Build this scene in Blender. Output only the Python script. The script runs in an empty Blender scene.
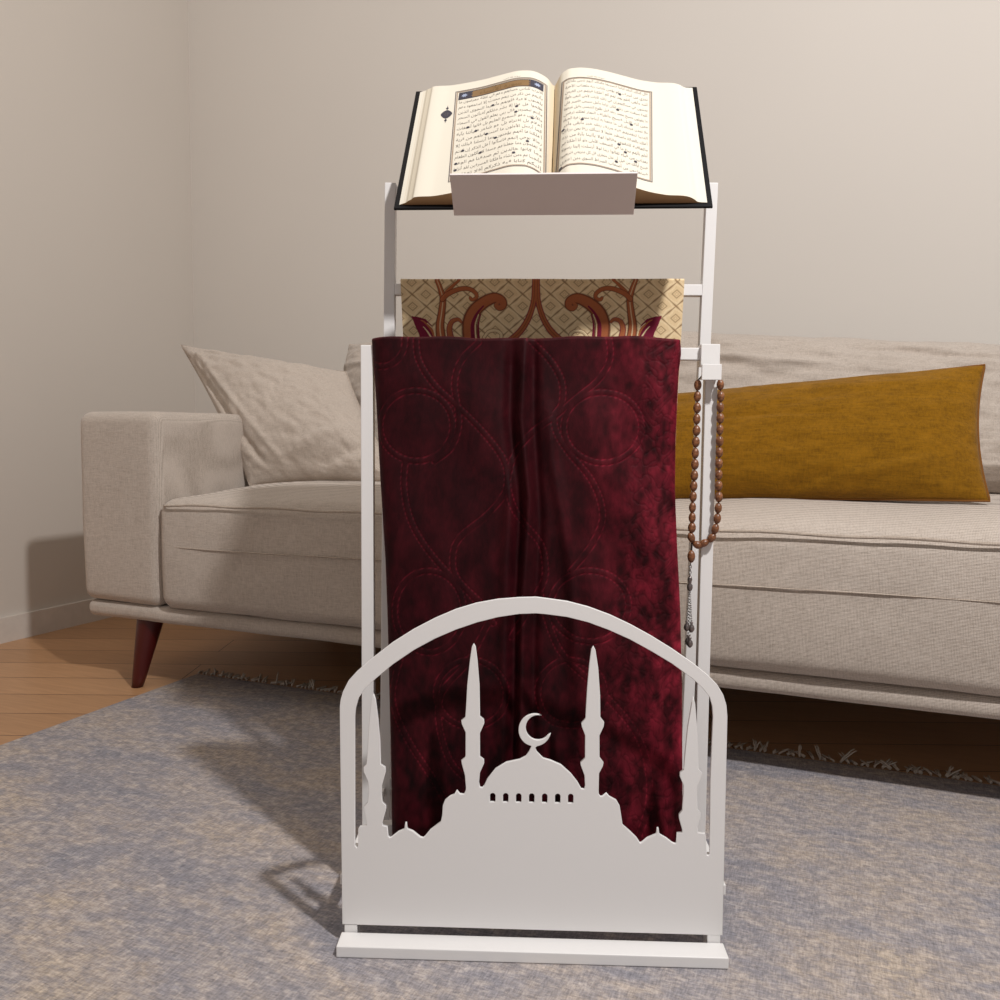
import bpy, bmesh, math, random
import numpy as np
from mathutils import Vector, Matrix, noise as mnoise

random.seed(7)
rng = np.random.default_rng(7)
SC = bpy.context.scene
COL = SC.collection
R = math.radians
PI = math.pi

# ------------------------------------------------------------------ camera
F = 850.0
CAM_LOC = Vector((0, 0, 0.58))
CAM_M = Matrix.Translation(CAM_LOC) @ Matrix.Rotation(R(90 - 4.2), 4, 'X') @ Matrix.Rotation(R(0.5), 4, 'Z')
cam_d = bpy.data.cameras.new('camera')
cam_d.sensor_width = 36.0
cam_d.lens = 36.0 * F / 1000.0
cam_d.clip_start = 0.02
cam = bpy.data.objects.new('camera', cam_d)
cam.matrix_world = CAM_M
COL.objects.link(cam)
SC.camera = cam


def ray(px, py):
    return (CAM_M.to_3x3() @ Vector(((px - 500) / F, -(py - 500) / F, -1))).normalized()


def hit(px, py, p0, n):
    d = ray(px, py)
    t = (Vector(p0) - CAM_LOC).dot(Vector(n)) / d.dot(Vector(n))
    return CAM_LOC + d * t


# ------------------------------------------------------------------ helpers
def tag(o, label=None, cat=None, group=None, kind=None):
    if label: o['label'] = label
    if cat: o['category'] = cat
    if group: o['group'] = group
    if kind: o['kind'] = kind
    return o


def empty(name, loc=(0, 0, 0), rz=0.0):
    o = bpy.data.objects.new(name, None)
    o.location = loc
    o.rotation_euler = (0, 0, rz)
    o.empty_display_size = 0.05
    COL.objects.link(o)
    return o


def link(name, me, mat, parent=None, smooth=True):
    o = bpy.data.objects.new(name, me)
    COL.objects.link(o)
    if mat: me.materials.append(mat)
    if parent: o.parent = parent
    if smooth:
        me.polygons.foreach_set('use_smooth', [True] * len(me.polygons))
    return o


def mesh_np(name, verts, faces):
    me = bpy.data.meshes.new(name)
    me.from_pydata([tuple(v) for v in verts], [], [tuple(f) for f in faces])
    me.update()
    return me


def bm_to(name, bm, mat, parent=None, smooth=False):
    bmesh.ops.recalc_face_normals(bm, faces=bm.faces)
    me = bpy.data.meshes.new(name)
    bm.to_mesh(me)
    bm.free()
    return link(name, me, mat, parent, smooth)


def grid_faces(nu, nv):
    i, j = np.meshgrid(np.arange(nv - 1), np.arange(nu - 1), indexing='ij')
    a = i * nu + j
    return np.stack([a, a + 1, a + nu + 1, a + nu], -1).reshape(-1, 4)


def grid_mesh(name, P, flip=False):
    """P: (nv, nu, 3)"""
    nv, nu, _ = P.shape
    f = grid_faces(nu, nv)
    if flip: f = f[:, ::-1]
    return mesh_np(name, P.reshape(-1, 3).tolist(), f.tolist())


def set_col(me, cols, name='Col'):
    a = me.color_attributes.new(name, 'FLOAT_COLOR', 'POINT')
    c = np.ones((len(me.vertices), 4), dtype=np.float32)
    c[:, :3] = cols
    a.data.foreach_set('color', c.ravel())


def box(bm, c, s, bev=0.0, rot=None):
    r = bmesh.ops.create_cube(bm, size=1.0)
    vs = r['verts']
    M = Matrix.Translation(Vector(c)) @ (rot.to_4x4() if rot else Matrix.Identity(4)) @ Matrix.Diagonal((s[0], s[1], s[2], 1))
    for v in vs: v.co = M @ v.co
    if bev > 0:
        es = list({e for v in vs for e in v.link_edges})
        bmesh.ops.bevel(bm, geom=es, offset=bev, segments=3, profile=0.6, affect='EDGES')


def tube(bm, pts, rad, seg=8, closed=False):
    pts = [Vector(p) for p in pts]
    n = len(pts)
    rads = rad if isinstance(rad, (list, tuple)) else [rad] * n
    rings = []
    up = None
    for i in range(n):
        if closed:
            t = pts[(i + 1) % n] - pts[i - 1]
        else:
            t = pts[min(i + 1, n - 1)] - pts[max(i - 1, 0)]
        t.normalize()
        if up is None:
            up = Vector((0, 0, 1)) if abs(t.z) < .9 else Vector((0, 1, 0))
        a = t.cross(up).normalized()
        up = a.cross(t).normalized()
        rings.append([bm.verts.new(pts[i] + (a * math.cos(2 * PI * k / seg) + up * math.sin(2 * PI * k / seg)) * rads[i]) for k in range(seg)])
    m = n if closed else n - 1
    for i in range(m):
        A, B = rings[i], rings[(i + 1) % n]
        for k in range(seg):
            bm.faces.new((A[k], A[(k + 1) % seg], B[(k + 1) % seg], B[k]))
    if not closed:
        bm.faces.new(rings[0][::-1])
        bm.faces.new(rings[-1])


def rounded_box_arr(size, r, n=(24, 16, 10), disp=None):
    """returns bmesh-like verts, faces : a subdivided cuboid with round edges"""
    sx, sy, sz = [s / 2 for s in size]
    bm = bmesh.new()
    faces = []
    verts = {}

    def lin(h, m):
        # denser near the ends so the rounding is smooth
        a = np.linspace(-h + r, h - r, m + 1)
        e = [h - r + r * math.sin(k * PI / 8) for k in (1, 2, 3, 4)] if False else []
        k = r * np.array([1, .75, .5, .25])
        return np.concatenate([-h + r - k, a, h - r + k[::-1]])
    X, Y, Z = lin(sx, n[0]), lin(sy, n[1]), lin(sz, n[2])

    def key(p): return (round(p[0], 6), round(p[1], 6), round(p[2], 6))

    def V(p):
        k = key(p)
        if k not in verts:
            q = Vector(p)
            c = Vector((max(-sx + r, min(sx - r, q.x)), max(-sy + r, min(sy - r, q.y)), max(-sz + r, min(sz - r, q.z))))
            d = q - c
            if d.length > 1e-9:
                # cube -> sphere mapping
                x, y, z = (d / r)
                s = Vector((x * math.sqrt(max(0, 1 - y * y / 2 - z * z / 2 + y * y * z * z / 3)),
                            y * math.sqrt(max(0, 1 - z * z / 2 - x * x / 2 + z * z * x * x / 3)),
                            z * math.sqrt(max(0, 1 - x * x / 2 - y * y / 2 + x * x * y * y / 3))))
                q = c + s * r
            if disp: q = disp(q, Vector((q.x / sx, q.y / sy, q.z / sz)))
            verts[k] = bm.verts.new(q)
        return verts[k]
    for (A, B, C, ax) in ((X, Y, sz, 2), (X, Z, sy, 1), (Y, Z, sx, 0)):
        for sgn in (-1, 1):
            for i in range(len(A) - 1):
                for j in range(len(B) - 1):
                    q = []
                    for (a, b) in ((A[i], B[j]), (A[i + 1], B[j]), (A[i + 1], B[j + 1]), (A[i], B[j + 1])):
                        p = [0, 0, 0]
                        o = [k for k in range(3) if k != ax]
                        p[o[0]], p[o[1]], p[ax] = a, b, sgn * C
                        q.append(V(p))
                    try: bm.faces.new(q)
                    except ValueError: pass
    return bm


def fbm(p, sc, oct=4):
    return mnoise.fractal(Vector(p) * sc, 1.0, 2.0, oct)


# ------------------------------------------------------------------ materials
def srgb(r, g, b):
    f = lambda c: ((c / 255) / 12.92) if c / 255 <= .04045 else (((c / 255) + .055) / 1.055) ** 2.4
    return (f(r), f(g), f(b), 1)


class NT:
    def __init__(s, name):
        s.m = bpy.data.materials.new(name)
        s.m.use_nodes = True
        s.t = s.m.node_tree
        s.n = s.t.nodes
        s.b = s.n['Principled BSDF']
        s.tc = s.n.new('ShaderNodeTexCoord')

    def l(s, a, b): s.t.links.new(a, b)

    def set(s, **k):
        for kk, v in k.items():
            s.b.inputs[kk.replace('_', ' ')].default_value = v

    def mapping(s, scale=(1, 1, 1), rot=(0, 0, 0), src='Object'):
        m = s.n.new('ShaderNodeMapping')
        m.inputs['Scale'].default_value = scale
        m.inputs['Rotation'].default_value = rot
        s.l(s.tc.outputs[src], m.inputs['Vector'])
        return m.outputs[0]

    def noise(s, vec, scale, detail=3, rough=.5, dist=0):
        n = s.n.new('ShaderNodeTexNoise')
        n.inputs['Scale'].default_value = scale
        n.inputs['Detail'].default_value = detail
        n.inputs['Roughness'].default_value = rough
        n.inputs['Distortion'].default_value = dist
        s.l(vec, n.inputs['Vector'])
        return n.outputs['Fac']

    def wave(s, vec, scale, dist=0, direction='X', detail=2, dscale=1):
        n = s.n.new('ShaderNodeTexWave')
        n.bands_direction = direction
        n.inputs['Scale'].default_value = scale
        n.inputs['Distortion'].default_value = dist
        n.inputs['Detail'].default_value = detail
        n.inputs['Detail Scale'].default_value = dscale
        s.l(vec, n.inputs['Vector'])
        return n.outputs['Fac']

    def ramp(s, fac, stops):
        n = s.n.new('ShaderNodeValToRGB')
        e = n.color_ramp.elements
        while len(e) < len(stops): e.new(.5)
        for i, (p, c) in enumerate(stops):
            e[i].position = p
            e[i].color = c if len(c) == 4 else (*c, 1)
        s.l(fac, n.inputs[0])
        return n.outputs[0]

    def mix(s, fac, a, b, mode='MIX'):
        n = s.n.new('ShaderNodeMix')
        n.data_type = 'RGBA'
        n.blend_type = mode
        for sock, v in ((n.inputs[0], fac), (n.inputs[6], a), (n.inputs[7], b)):
            if hasattr(v, 'is_output'): s.l(v, sock)
            elif isinstance(v, (int, float)): sock.default_value = v
            else: sock.default_value = v
        return n.outputs[2]

    def math(s, op, a, b=0.0):
        n = s.n.new('ShaderNodeMath')
        n.operation = op
        for sock, v in ((n.inputs[0], a), (n.inputs[1], b)):
            if hasattr(v, 'is_output'): s.l(v, sock)
            else: sock.default_value = v
        return n.outputs[0]

    def bump(s, h, strength=.3, dist=.001, prev=None):
        n = s.n.new('ShaderNodeBump')
        n.inputs['Strength'].default_value = strength
        n.inputs['Distance'].default_value = dist
        s.l(h, n.inputs['Height'])
        if prev is not None: s.l(prev, n.inputs['Normal'])
        s.l(n.outputs[0], s.b.inputs['Normal'])
        return n.outputs[0]

    def attr(s, name='Col'):
        n = s.n.new('ShaderNodeAttribute')
        n.attribute_name = name
        return n


def simple(name, rgb, rough=.5, metal=0, spec=.5, bump=None):
    t = NT(name)
    t.set(Base_Color=srgb(*rgb), Roughness=rough, Metallic=metal)
    t.b.inputs['Specular IOR Level'].default_value = spec
    v = t.mapping()
    c = t.mix(t.noise(v, 30, 3), srgb(*[max(0, x * .94) for x in rgb]), srgb(*[min(255, x * 1.04) for x in rgb]))
    t.l(c, t.b.inputs['Base Color'])
    if bump: t.bump(t.noise(v, bump[0], 3), bump[1], bump[2])
    return t.m


def plain(name, rgb, rough=.5, spec=.5, bump=None):
    t = NT(name)
    t.set(Roughness=rough)
    t.b.inputs['Specular IOR Level'].default_value = spec
    v = t.mapping()
    c = t.mix(t.noise(v, 1.5, 2), srgb(*[x * .985 for x in rgb]), srgb(*[min(255, x * 1.01) for x in rgb]))
    t.l(c, t.b.inputs['Base Color'])
    t.bump(t.noise(v, 220, 2), .05, .0008)
    return t.m


M = {}
M['white'] = plain('white_powder_coat', (232, 230, 229), .42, .5)
M['tray'] = plain('shaded_lip_white', (222, 212, 210), .45, .4)  # stand white for the lip, its mauve-grey shade put into the colour
M['wall'] = plain('wall_plaster', (210, 204, 197), .85, spec=.2, bump=(60, .06, .002))
M['wall_left'] = plain('wall_plaster_side', (207, 199, 190), .85, spec=.2, bump=(60, .06, .002))
M['base'] = simple('skirting_paint', (214, 206, 198), .5)
M['black'] = simple('black_book_cloth', (10, 9, 12), .6, spec=.2, bump=(1500, .2, .0003))
M['ink'] = simple('printing_ink', (128, 122, 116), .8, spec=.1)
M['gold'] = simple('frame_gold', (128, 98, 60), .6)
M['dark_ink'] = simple('dark_blue_ink', (52, 50, 62), .7)
M['grey_ink'] = simple('grey_rule', (96, 86, 84), .7)
M['brown_rule'] = simple('brown_rule', (160, 138, 118), .7)
M['leg'] = simple('mahogany_leg', (74, 16, 14), .35, bump=(80, .1, .001))
M['silver'] = simple('aged_silver', (150, 146, 144), .3, metal=.9)
M['pewter'] = simple('dark_pewter', (130, 120, 118), .28, metal=.8)
M['cord'] = simple('dark_cord', (40, 26, 20), .8)
M['fringe'] = simple('fringe_cotton', (196, 184, 172), .95, spec=.1)


def fabric(name, lo, hi, rib=150, rough=.95, sheen=.25, var=.5, rx=1.0, patch=None, nsc=430):
    t = NT(name)
    v = t.mapping()
    n1 = t.noise(t.mapping(scale=(.12, 1, 1)), nsc, 3, .7)
    n2 = t.noise(t.mapping(scale=(1, 1, .16)), nsc, 3, .7)
    th = t.math('ADD', t.math('MULTIPLY', n1, .5), t.math('MULTIPLY', n2, .5))
    w1 = t.wave(v, rib, 1.2, 'Z', 2, 3)
    w2 = t.wave(v, rib * rx, 1.2, 'X', 2, 3)
    w = t.math('ADD', t.math('MULTIPLY', w1, .6), t.math('MULTIPLY', w2, .4))
    h = t.math('ADD', t.math('MULTIPLY', w, .45), t.math('MULTIPLY', th, .9))
    c = t.ramp(h, [(.42, srgb(*lo)), (.78, srgb(*hi))])
    big = t.noise(t.mapping(scale=(1, 1, 1)), 5, 3)
    c = t.mix(t.math('MULTIPLY', big, .25), c, srgb(*[x * .86 for x in lo]))
    if patch:
        pn = t.noise(t.mapping(scale=(.7, 1, 1.5)), 38, 5, .75)
        c = t.mix(t.ramp(pn, [(.45, (0, 0, 0)), (.75, (.6, .6, .6))]), c, srgb(*patch))
    t.l(c, t.b.inputs['Base Color'])
    t.set(Roughness=rough)
    t.b.inputs['Specular IOR Level'].default_value = .15
    t.b.inputs['Sheen Weight'].default_value = sheen
    t.b.inputs['Sheen Roughness'].default_value = .5
    t.bump(h, .8, .0014)
    return t.m


M['sofa'] = fabric('sofa_weave', (154, 141, 129), (212, 200, 189))
M['sofa_pipe'] = fabric('sofa_piping', (140, 124, 110), (206, 192, 178))
M['pillow'] = fabric('pillow_linen', (162, 148, 135), (216, 203, 191), rib=200)
M['mustard'] = fabric('mustard_chenille', (78, 50, 4), (152, 105, 10), rib=240, sheen=.1, patch=(158, 110, 18), nsc=330)
M['mustard_pipe'] = simple('mustard_seam', (120, 74, 14), .9)


def rug_mat():
    t = NT('faded_rug')
    big = t.noise(t.mapping(scale=(1.0, 1.7, 1)), 3.6, 5, .6, .5)
    mid = t.noise(t.mapping(scale=(1.0, 2.2, 1)), 15, 5, .7, .3)
    fine = t.noise(t.mapping(scale=(.5, 2.6, 1)), 150, 3, .75)
    finev = t.noise(t.mapping(scale=(2.6, .45, 1)), 170, 3, .75)
    f = t.math('ADD', t.math('MULTIPLY', big, .66), t.math('MULTIPLY', mid, .34))
    c = t.ramp(f, [(.36, srgb(142, 142, 151)), (.44, srgb(158, 154, 159)), (.51, srgb(176, 167, 164)), (.57, srgb(184, 171, 161)), (.66, srgb(190, 175, 158))])
    mot = t.noise(t.mapping(scale=(1, 1.6, 1), rot=(0, 0, .3)), 46, 4, .75)
    c = t.mix(t.ramp(mot, [(.42, (.55, .55, .55)), (.56, (0, 0, 0))]), c, srgb(142, 140, 147))
    c = t.mix(t.ramp(mot, [(.52, (0, 0, 0)), (.68, (.5, .5, .5))]), c, srgb(206, 196, 190))
    g = t.math('ADD', t.math('MULTIPLY', fine, .5), t.math('MULTIPLY', finev, .5))
    c = t.mix(.85, c, t.ramp(g, [(.32, (.42, .42, .44)), (.5, (.9, .89, .88)), (.68, (1.42, 1.40, 1.38))]), 'MULTIPLY')
    t.l(c, t.b.inputs['Base Color'])
    t.set(Roughness=.97)
    t.b.inputs['Specular IOR Level'].default_value = .1
    t.bump(g, .7, .003)
    return t.m


M['rug'] = rug_mat()


def wood_floor_mat():
    t = NT('oak_laminate')
    v = t.mapping(rot=(0, 0, R(-22)))
    br = t.n.new('ShaderNodeTexBrick')
    t.l(v, br.inputs['Vector'])
    br.inputs['Scale'].default_value = 1.0
    br.inputs['Brick Width'].default_value = 1.2
    br.inputs['Row Height'].default_value = .13
    br.inputs['Mortar Size'].default_value = .0015
    br.inputs['Color1'].default_value = srgb(196, 152, 112)
    br.inputs['Color2'].default_value = srgb(178, 136, 98)
    br.inputs['Mortar'].default_value = srgb(96, 66, 44)
    gr = t.noise(t.mapping(scale=(1, 12, 1), rot=(0, 0, R(-22))), 9, 5, .6, .6)
    c = t.mix(.6, br.outputs['Color'], t.ramp(gr, [(.3, (.75, .7, .66)), (.7, (1.05, 1.03, 1))]), 'MULTIPLY')
    t.l(c, t.b.inputs['Base Color'])
    t.set(Roughness=.38)
    return t.m


M['wood'] = wood_floor_mat()


def velvet_mat():
    t = NT('burgundy_velvet')
    a = t.attr('Col')
    v = t.mapping()
    crush = t.noise(t.mapping(scale=(1, 1, .5)), 42, 4, .6, .6)
    fine = t.noise(t.mapping(scale=(1, 1, .35)), 420, 3, .6)
    f = t.math('ADD', t.math('MULTIPLY', crush, .75), t.math('MULTIPLY', fine, .25))
    c = t.mix(t.ramp(f, [(.36, (0, 0, 0)), (.74, (1, 1, 1))]), srgb(60, 5, 16), srgb(98, 22, 34))
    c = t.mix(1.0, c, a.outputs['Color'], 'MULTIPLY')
    t.l(c, t.b.inputs['Base Color'])
    t.set(Roughness=.62)
    t.b.inputs['Specular IOR Level'].default_value = .12
    t.b.inputs['Sheen Weight'].default_value = .26
    t.b.inputs['Sheen Roughness'].default_value = .32
    t.b.inputs['Sheen Tint'].default_value = srgb(200, 66, 82)
    t.bump(f, .25, .0015)
    return t.m


M['velvet'] = velvet_mat()


def vcol_mat(name, rough=.8, bumpsc=None, spec=.2, bs=.3):
    t = NT(name)
    a = t.attr('Col')
    n = t.noise(t.mapping(), bumpsc or 500, 3, .6)
    c = t.mix(.5, a.outputs['Color'], t.ramp(n, [(.3, (.78, .78, .78)), (.7, (1.15, 1.15, 1.15))]), 'MULTIPLY') if bumpsc else a.outputs['Color']
    t.l(c, t.b.inputs['Base Color'])
    t.set(Roughness=rough)
    t.b.inputs['Specular IOR Level'].default_value = spec
    if bumpsc: t.bump(n, bs, .001)
    return t.m


M['brocade'] = vcol_mat('brocade_weave', .75, 1300)
M['page'] = vcol_mat('cream_paper', .7)


def bead_mat():
    t = NT('brown_wood_bead')
    n = t.noise(t.mapping(scale=(1, 1, 3)), 160, 4, .6, .8)
    t.l(t.ramp(n, [(.35, srgb(84, 48, 26)), (.65, srgb(150, 98, 64))]), t.b.inputs['Base Color'])
    t.set(Roughness=.35)
    return t.m


M['bead'] = bead_mat()

# ------------------------------------------------------------------ frames of reference
YAW = R(-2.0)
ST0 = hit(532.5, 925, (0, .928, 0), (0, 1, 0))
ST0 = Vector((ST0.x, .928, 0))
ST_M = Matrix.Translation(ST0) @ Matrix.Rotation(YAW, 4, 'Z')
ST_I = ST_M.inverted()


def SL(px, py, yl):
    """pixel -> stand-local point on the vertical plane at local depth yl"""
    p = hit(px, py, ST_M @ Vector((0, yl, 0)), ST_M.to_3x3() @ Vector((0, 1, 0)))
    q = ST_I @ p
    return Vector((q.x, yl, q.z))


SO_A, SO_B = Vector((-.81, 1.88, 0)), Vector((.62, 1.296, 0))
SO_U = (SO_B - SO_A).normalized()
SO_YAW = math.atan2(SO_U.y, SO_U.x)
SO_N = Vector((-SO_U.y, SO_U.x, 0))
p = hit(157, 560, SO_A, SO_N)
SO0 = Vector((p.x, p.y, 0))
SO_M = Matrix.Translation(SO0) @ Matrix.Rotation(SO_YAW, 4, 'Z')
SO_I = SO_M.inverted()


def SF(px, py, yl):
    p = hit(px, py, SO_M @ Vector((0, yl, 0)), SO_N)
    return SO_I @ p


# ------------------------------------------------------------------ room shell
WALL_Y = .97
pc = hit(193, 300, SO_M @ Vector((0, WALL_Y, 0)), SO_N)
corner = SO_I @ pc
WX = corner.x                     # the left wall in sofa-local x
WX2 = 3.0


def room_box(name, c, s, mat):
    bm = bmesh.new()
    box(bm, c, s)
    o = bm_to(name, bm, mat)
    o.matrix_world = SO_M
    tag(o, kind='structure')
    return o


room_box('floor', ((WX + WX2) / 2, -1.0, -.03), (WX2 - WX + .2, 4.2, .06), M['wood'])
room_box('wall_back', ((WX + WX2) / 2, WALL_Y + .05, 1.3), (WX2 - WX + .2, .1, 2.66), M['wall'])
room_box('wall_left', (WX - .05, -1.03, 1.3), (.1, 4.0, 2.66), M['wall_left'])
room_box('baseboard_back', ((WX + WX2) / 2, WALL_Y - .006, .035), (WX2 - WX, .012, .07), M['base'])
room_box('baseboard_left', (WX + .006, -1.03, .035), (.012, 3.98, .07), M['base'])

# ------------------------------------------------------------------ rug
ra = hit(197, 674, (0, 0, 0), (0, 0, 1))
rb = hit(900, 772, (0, 0, 0), (0, 0, 1))
ru = (rb - ra).normalized()
RUG_M = Matrix.Translation((ra.x, ra.y, 0)) @ Matrix.Rotation(math.atan2(ru.y, ru.x), 4, 'Z')
rug = empty('rug')
rug.matrix_world = RUG_M
tag(rug, 'faded blue grey and beige rug with a fringed end under the sofa', 'rug')
RW, RL = 2.3, 1.9
nu, nv = 120, 110
U, V = np.meshgrid(np.linspace(0, RW, nu), np.linspace(0, -RL, nv))
Z = np.array([[0.0018 + .0003 * mnoise.noise(Vector((u * 5, v * 5, 0))) for u in U[0]] for v in V[:, 0]])
P = np.stack([U + 0 * Z, V, Z], -1)
edge = np.minimum(np.minimum(U, RW - U), np.minimum(-V, RL + V))
P[..., 2] = np.where(edge <= 1e-6, .0002, P[..., 2])
me = grid_mesh('rug_pile', P, flip=True)
link('rug_pile', me, M['rug'], rug)
bm = bmesh.new()
x = 0.004
while x < RW:
    # each knot is a small bundle of twisted threads, lying every which way
    ang = random.uniform(-.7, .7)
    L = random.uniform(.018, .038)
    lift = random.choice([0, 0, .4, 1.1]) * random.uniform(.3, 1)
    for k in range(3):
        a = ang + random.uniform(-.3, .3)
        pts = []
        for i in range(5):
            s = i / 4
            pts.append((x + math.sin(a) * L * s + random.uniform(-.001, .001), .001 + math.cos(a) * L * s * (1 - .3 * lift * s), .002 + lift * L * .8 * s * (1 - .25 * s) + .001 * k))
        tube(bm, pts, [.0019, .0018, .0017, .0015, .0009], 5)
    x += random.uniform(.008, .015)
fr = bm_to('fringe', bm, M['fringe'], rug, True)
tag(fr, 'cream cotton fringe', kind='stuff')

# ------------------------------------------------------------------ sofa
sofa = empty('sofa')
sofa.matrix_world = SO_M
tag(sofa, 'beige woven fabric sofa with dark tapered legs standing behind the white stand', 'sofa')
H0, H1 = .158, .196
SEAT_H = .4335
IN = 1.92                        # inner width
ARM_W, ARM_H = .235, .632
DEP = .93


def crown(amount, wr=.0025, seed=0.0, cen=0.0):
    def f(q, s):
        top = max(0, s.z)
        k = (1 - s.x ** 4) * (1 - s.y ** 4)
        if top > 0: q = q + Vector((0, 0, amount * k * top))
        front = 0 if s.y > 0 else 1
        n = mnoise.noise(Vector((q.x * 7 + seed, q.y * 9, q.z * 9)))
        m = mnoise.noise(Vector((q.x * 22 + seed, q.y * 20, q.z * 26)))
        q = q + Vector((0, -(n * .004 + m * .0012) - .008 * front * (1 - s.z ** 2) * (1 - s.x ** 6), n * wr + m * .001))
        return q
    return f


# base rail under everything
def raild(q, s):
    return q + Vector((0, .0015 * mnoise.noise(Vector((q.x * 9, 0, 3))), .0015 * mnoise.noise(Vector((q.x * 8, 7, 3)))))


bm = rounded_box_arr((IN + 2 * ARM_W - .01, DEP - .03, H1 - H0), .017, (60, 8, 1), raild)
o = bm_to('base_rail', bm, M['sofa'], sofa, True)
o.location = (IN / 2, DEP / 2 - .002, (H0 + H1) / 2)
# arms
for sx in (-1, 1):
    def armd(q, s, sx=sx):
        n = mnoise.noise(Vector((q.x * 8 + 3 * sx, q.y * 6, q.z * 8)))
        taper = .012 * (s.z + 1) / 2
        return q + Vector((n * .003 + taper * sx * 0, -.004 * (1 - s.z ** 2) * (1 if s.y < 0 else 0), n * .002))
    bm = rounded_box_arr((ARM_W, DEP - .01, ARM_H - H1), .026, (10, 24, 16), armd)
    arm = bm_to('armrest', bm, M['sofa'], sofa, True)
    cx = -ARM_W / 2 if sx < 0 else IN + ARM_W / 2
    arm.location = (cx, DEP / 2 + .0, (ARM_H + H1) / 2)
    # seams on the arm front
    bm = bmesh.new()
    hz = (ARM_H - H1) / 2
    xs = (ARM_W / 2 - .046) * -sx
    fy = -(DEP - .01) / 2 + .002
    pts = [(xs, fy + .001 - .0045 * (1 - t * t) + (.018 if abs(t) > .97 else 0) * 1, hz * t * .97) for t in np.linspace(-1, 1, 30)]
    tube(bm, pts, .0022, 6)
    bm_to('seam', bm, M['sofa_pipe'], arm, True)
# seat cushions
CW = IN / 2
for k in range(2):
    w, d, h = CW - .006, .76, SEAT_H - H1 + .004
    bm = rounded_box_arr((w, d, h), .030, (46, 30, 12), crown(.039, .0035, 5 * k))
    c = bm_to('seat_cushion', bm, M['sofa'], sofa, True)
    c.location = (CW * (k + .5), d / 2 - .004, H1 + h / 2)
    bm = bmesh.new()
    x0, x1 = -w / 2 + .012, w / 2 - .012
    fz = h / 2 - .012
    pts = [(x, -d / 2 - .0055 + (.03 * max(0, abs(x) / (w / 2) - .93) / .07) + .0042 * math.sin(x * 9 + k) * .2 - .002, fz + .006 * (1 - (2 * x / w) ** 4) + .0012 * math.sin(x * 31)) for x in np.linspace(x0, x1, 60)]
    tube(bm, pts, .0028, 7)
    bm_to('piping', bm, M['sofa_pipe'], c, True)
    bm = bmesh.new()
    pts = [(x, -d / 2 - .0095 + .0145 * abs(2 * x / w) ** 6, h * .10 + .004 * math.sin(x * 4 + k)) for x in np.linspace(x0 * .97, x1 * .97, 60)]
    tube(bm, pts, .0014, 5)
    bm_to('stitching', bm, M['sofa_pipe'], c, True)
# back frame
def backd(q, s):
    return q + Vector((0, .04 * (s.z + 1) / 2, 0))


bm = rounded_box_arr((IN - .004, .14, .50), .035, (40, 4, 10), backd)
o = bm_to('back_frame', bm, M['sofa'], sofa, True)
o.location = (IN / 2, DEP - .135, H1 + .252)


def pillow_mesh(c4, thick, n=60, pinch=.05, wrinkle=.004, seed=0.0, p=2.6, sc=7.0, folds=()):
    """c4: TL, TR, BR, BL corners (Vector) ; thick: half thickness ; closed mesh"""
    TL, TR, BR, BL = c4
    nrm = ((TR - TL).cross(BL - TL)).normalized()
    cen = (TL + TR + BR + BL) / 4
    V_, F_ = [], []
    for side in (1, -1):
        base = len(V_)
        for j in range(n):
            for i in range(n):
                s = -math.cos(PI * i / (n - 1)); t = -math.cos(PI * j / (n - 1))
                s = .6 * s + .4 * (-1 + 2 * i / (n - 1)); t = .6 * t + .4 * (-1 + 2 * j / (n - 1))
                u_, v_ = (s + 1) / 2, (t + 1) / 2
                q = TL.lerp(TR, u_).lerp(BL.lerp(BR, u_), v_)
                # edges pulled in between the corners
                ex = pinch * (1 - t * t) * s * abs(s) ** 3
                ey = pinch * (1 - s * s) * t * abs(t) ** 3
                q = q - (TR - TL) * ex - (BL - TL) * ey * .8
                h = (max(0, 1 - abs(s) ** p) * max(0, 1 - abs(t) ** p)) ** .55
                # seam puckers near the rim
                rim = 1 - h
                w = mnoise.noise(Vector((s * sc + seed, t * sc, side * 3.0))) * wrinkle + mnoise.noise(Vector((s * sc * 2.7 + seed, t * sc * 2.7, 9.0))) * wrinkle * .5
                for (fx, fy, dx, dy, wd, am) in folds:
                    L2 = dx * dx + dy * dy
                    tt = max(0, min(1, ((s - fx) * dx + (t - fy) * dy) / L2))
                    dd = math.hypot(s - fx - dx * tt, t - fy - dy * tt)
                    w += am * math.exp(-(dd / wd) ** 2) * math.sin(PI * (.15 + .7 * tt))
                q = q + nrm * side * -1 * (thick * h + w * min(1, h * 3))
                V_.append(q)
        for j in range(n - 1):
            for i in range(n - 1):
                a = base + j * n + i
                f = (a, a + 1, a + n + 1, a + n)
                F_.append(f if side < 0 else f[::-1])
    me = mesh_np('pillow', V_, F_)
    bm = bmesh.new(); bm.from_mesh(me)
    bmesh.ops.remove_doubles(bm, verts=bm.verts, dist=1e-5)
    bmesh.ops.recalc_face_normals(bm, faces=bm.faces)
    bm.to_mesh(me); bm.free()
    return me


def pillow_rim(c4, pinch, n=40):
    TL, TR, BR, BL = c4
    out = []
    def q(s, t):
        u_, v_ = (s + 1) / 2, (t + 1) / 2
        r_ = TL.lerp(TR, u_).lerp(BL.lerp(BR, u_), v_)
        ex = pinch * (1 - t * t) * s * abs(s) ** 3
        ey = pinch * (1 - s * s) * t * abs(t) ** 3
        return r_ - (TR - TL) * ex - (BL - TL) * ey * .8
    for i in range(n): out.append(q(-1 + 2 * i / n, -1))
    for i in range(n): out.append(q(1, -1 + 2 * i / n))
    for i in range(n): out.append(q(1 - 2 * i / n, 1))
    for i in range(n): out.append(q(-1, 1 - 2 * i / n))
    return out


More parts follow.
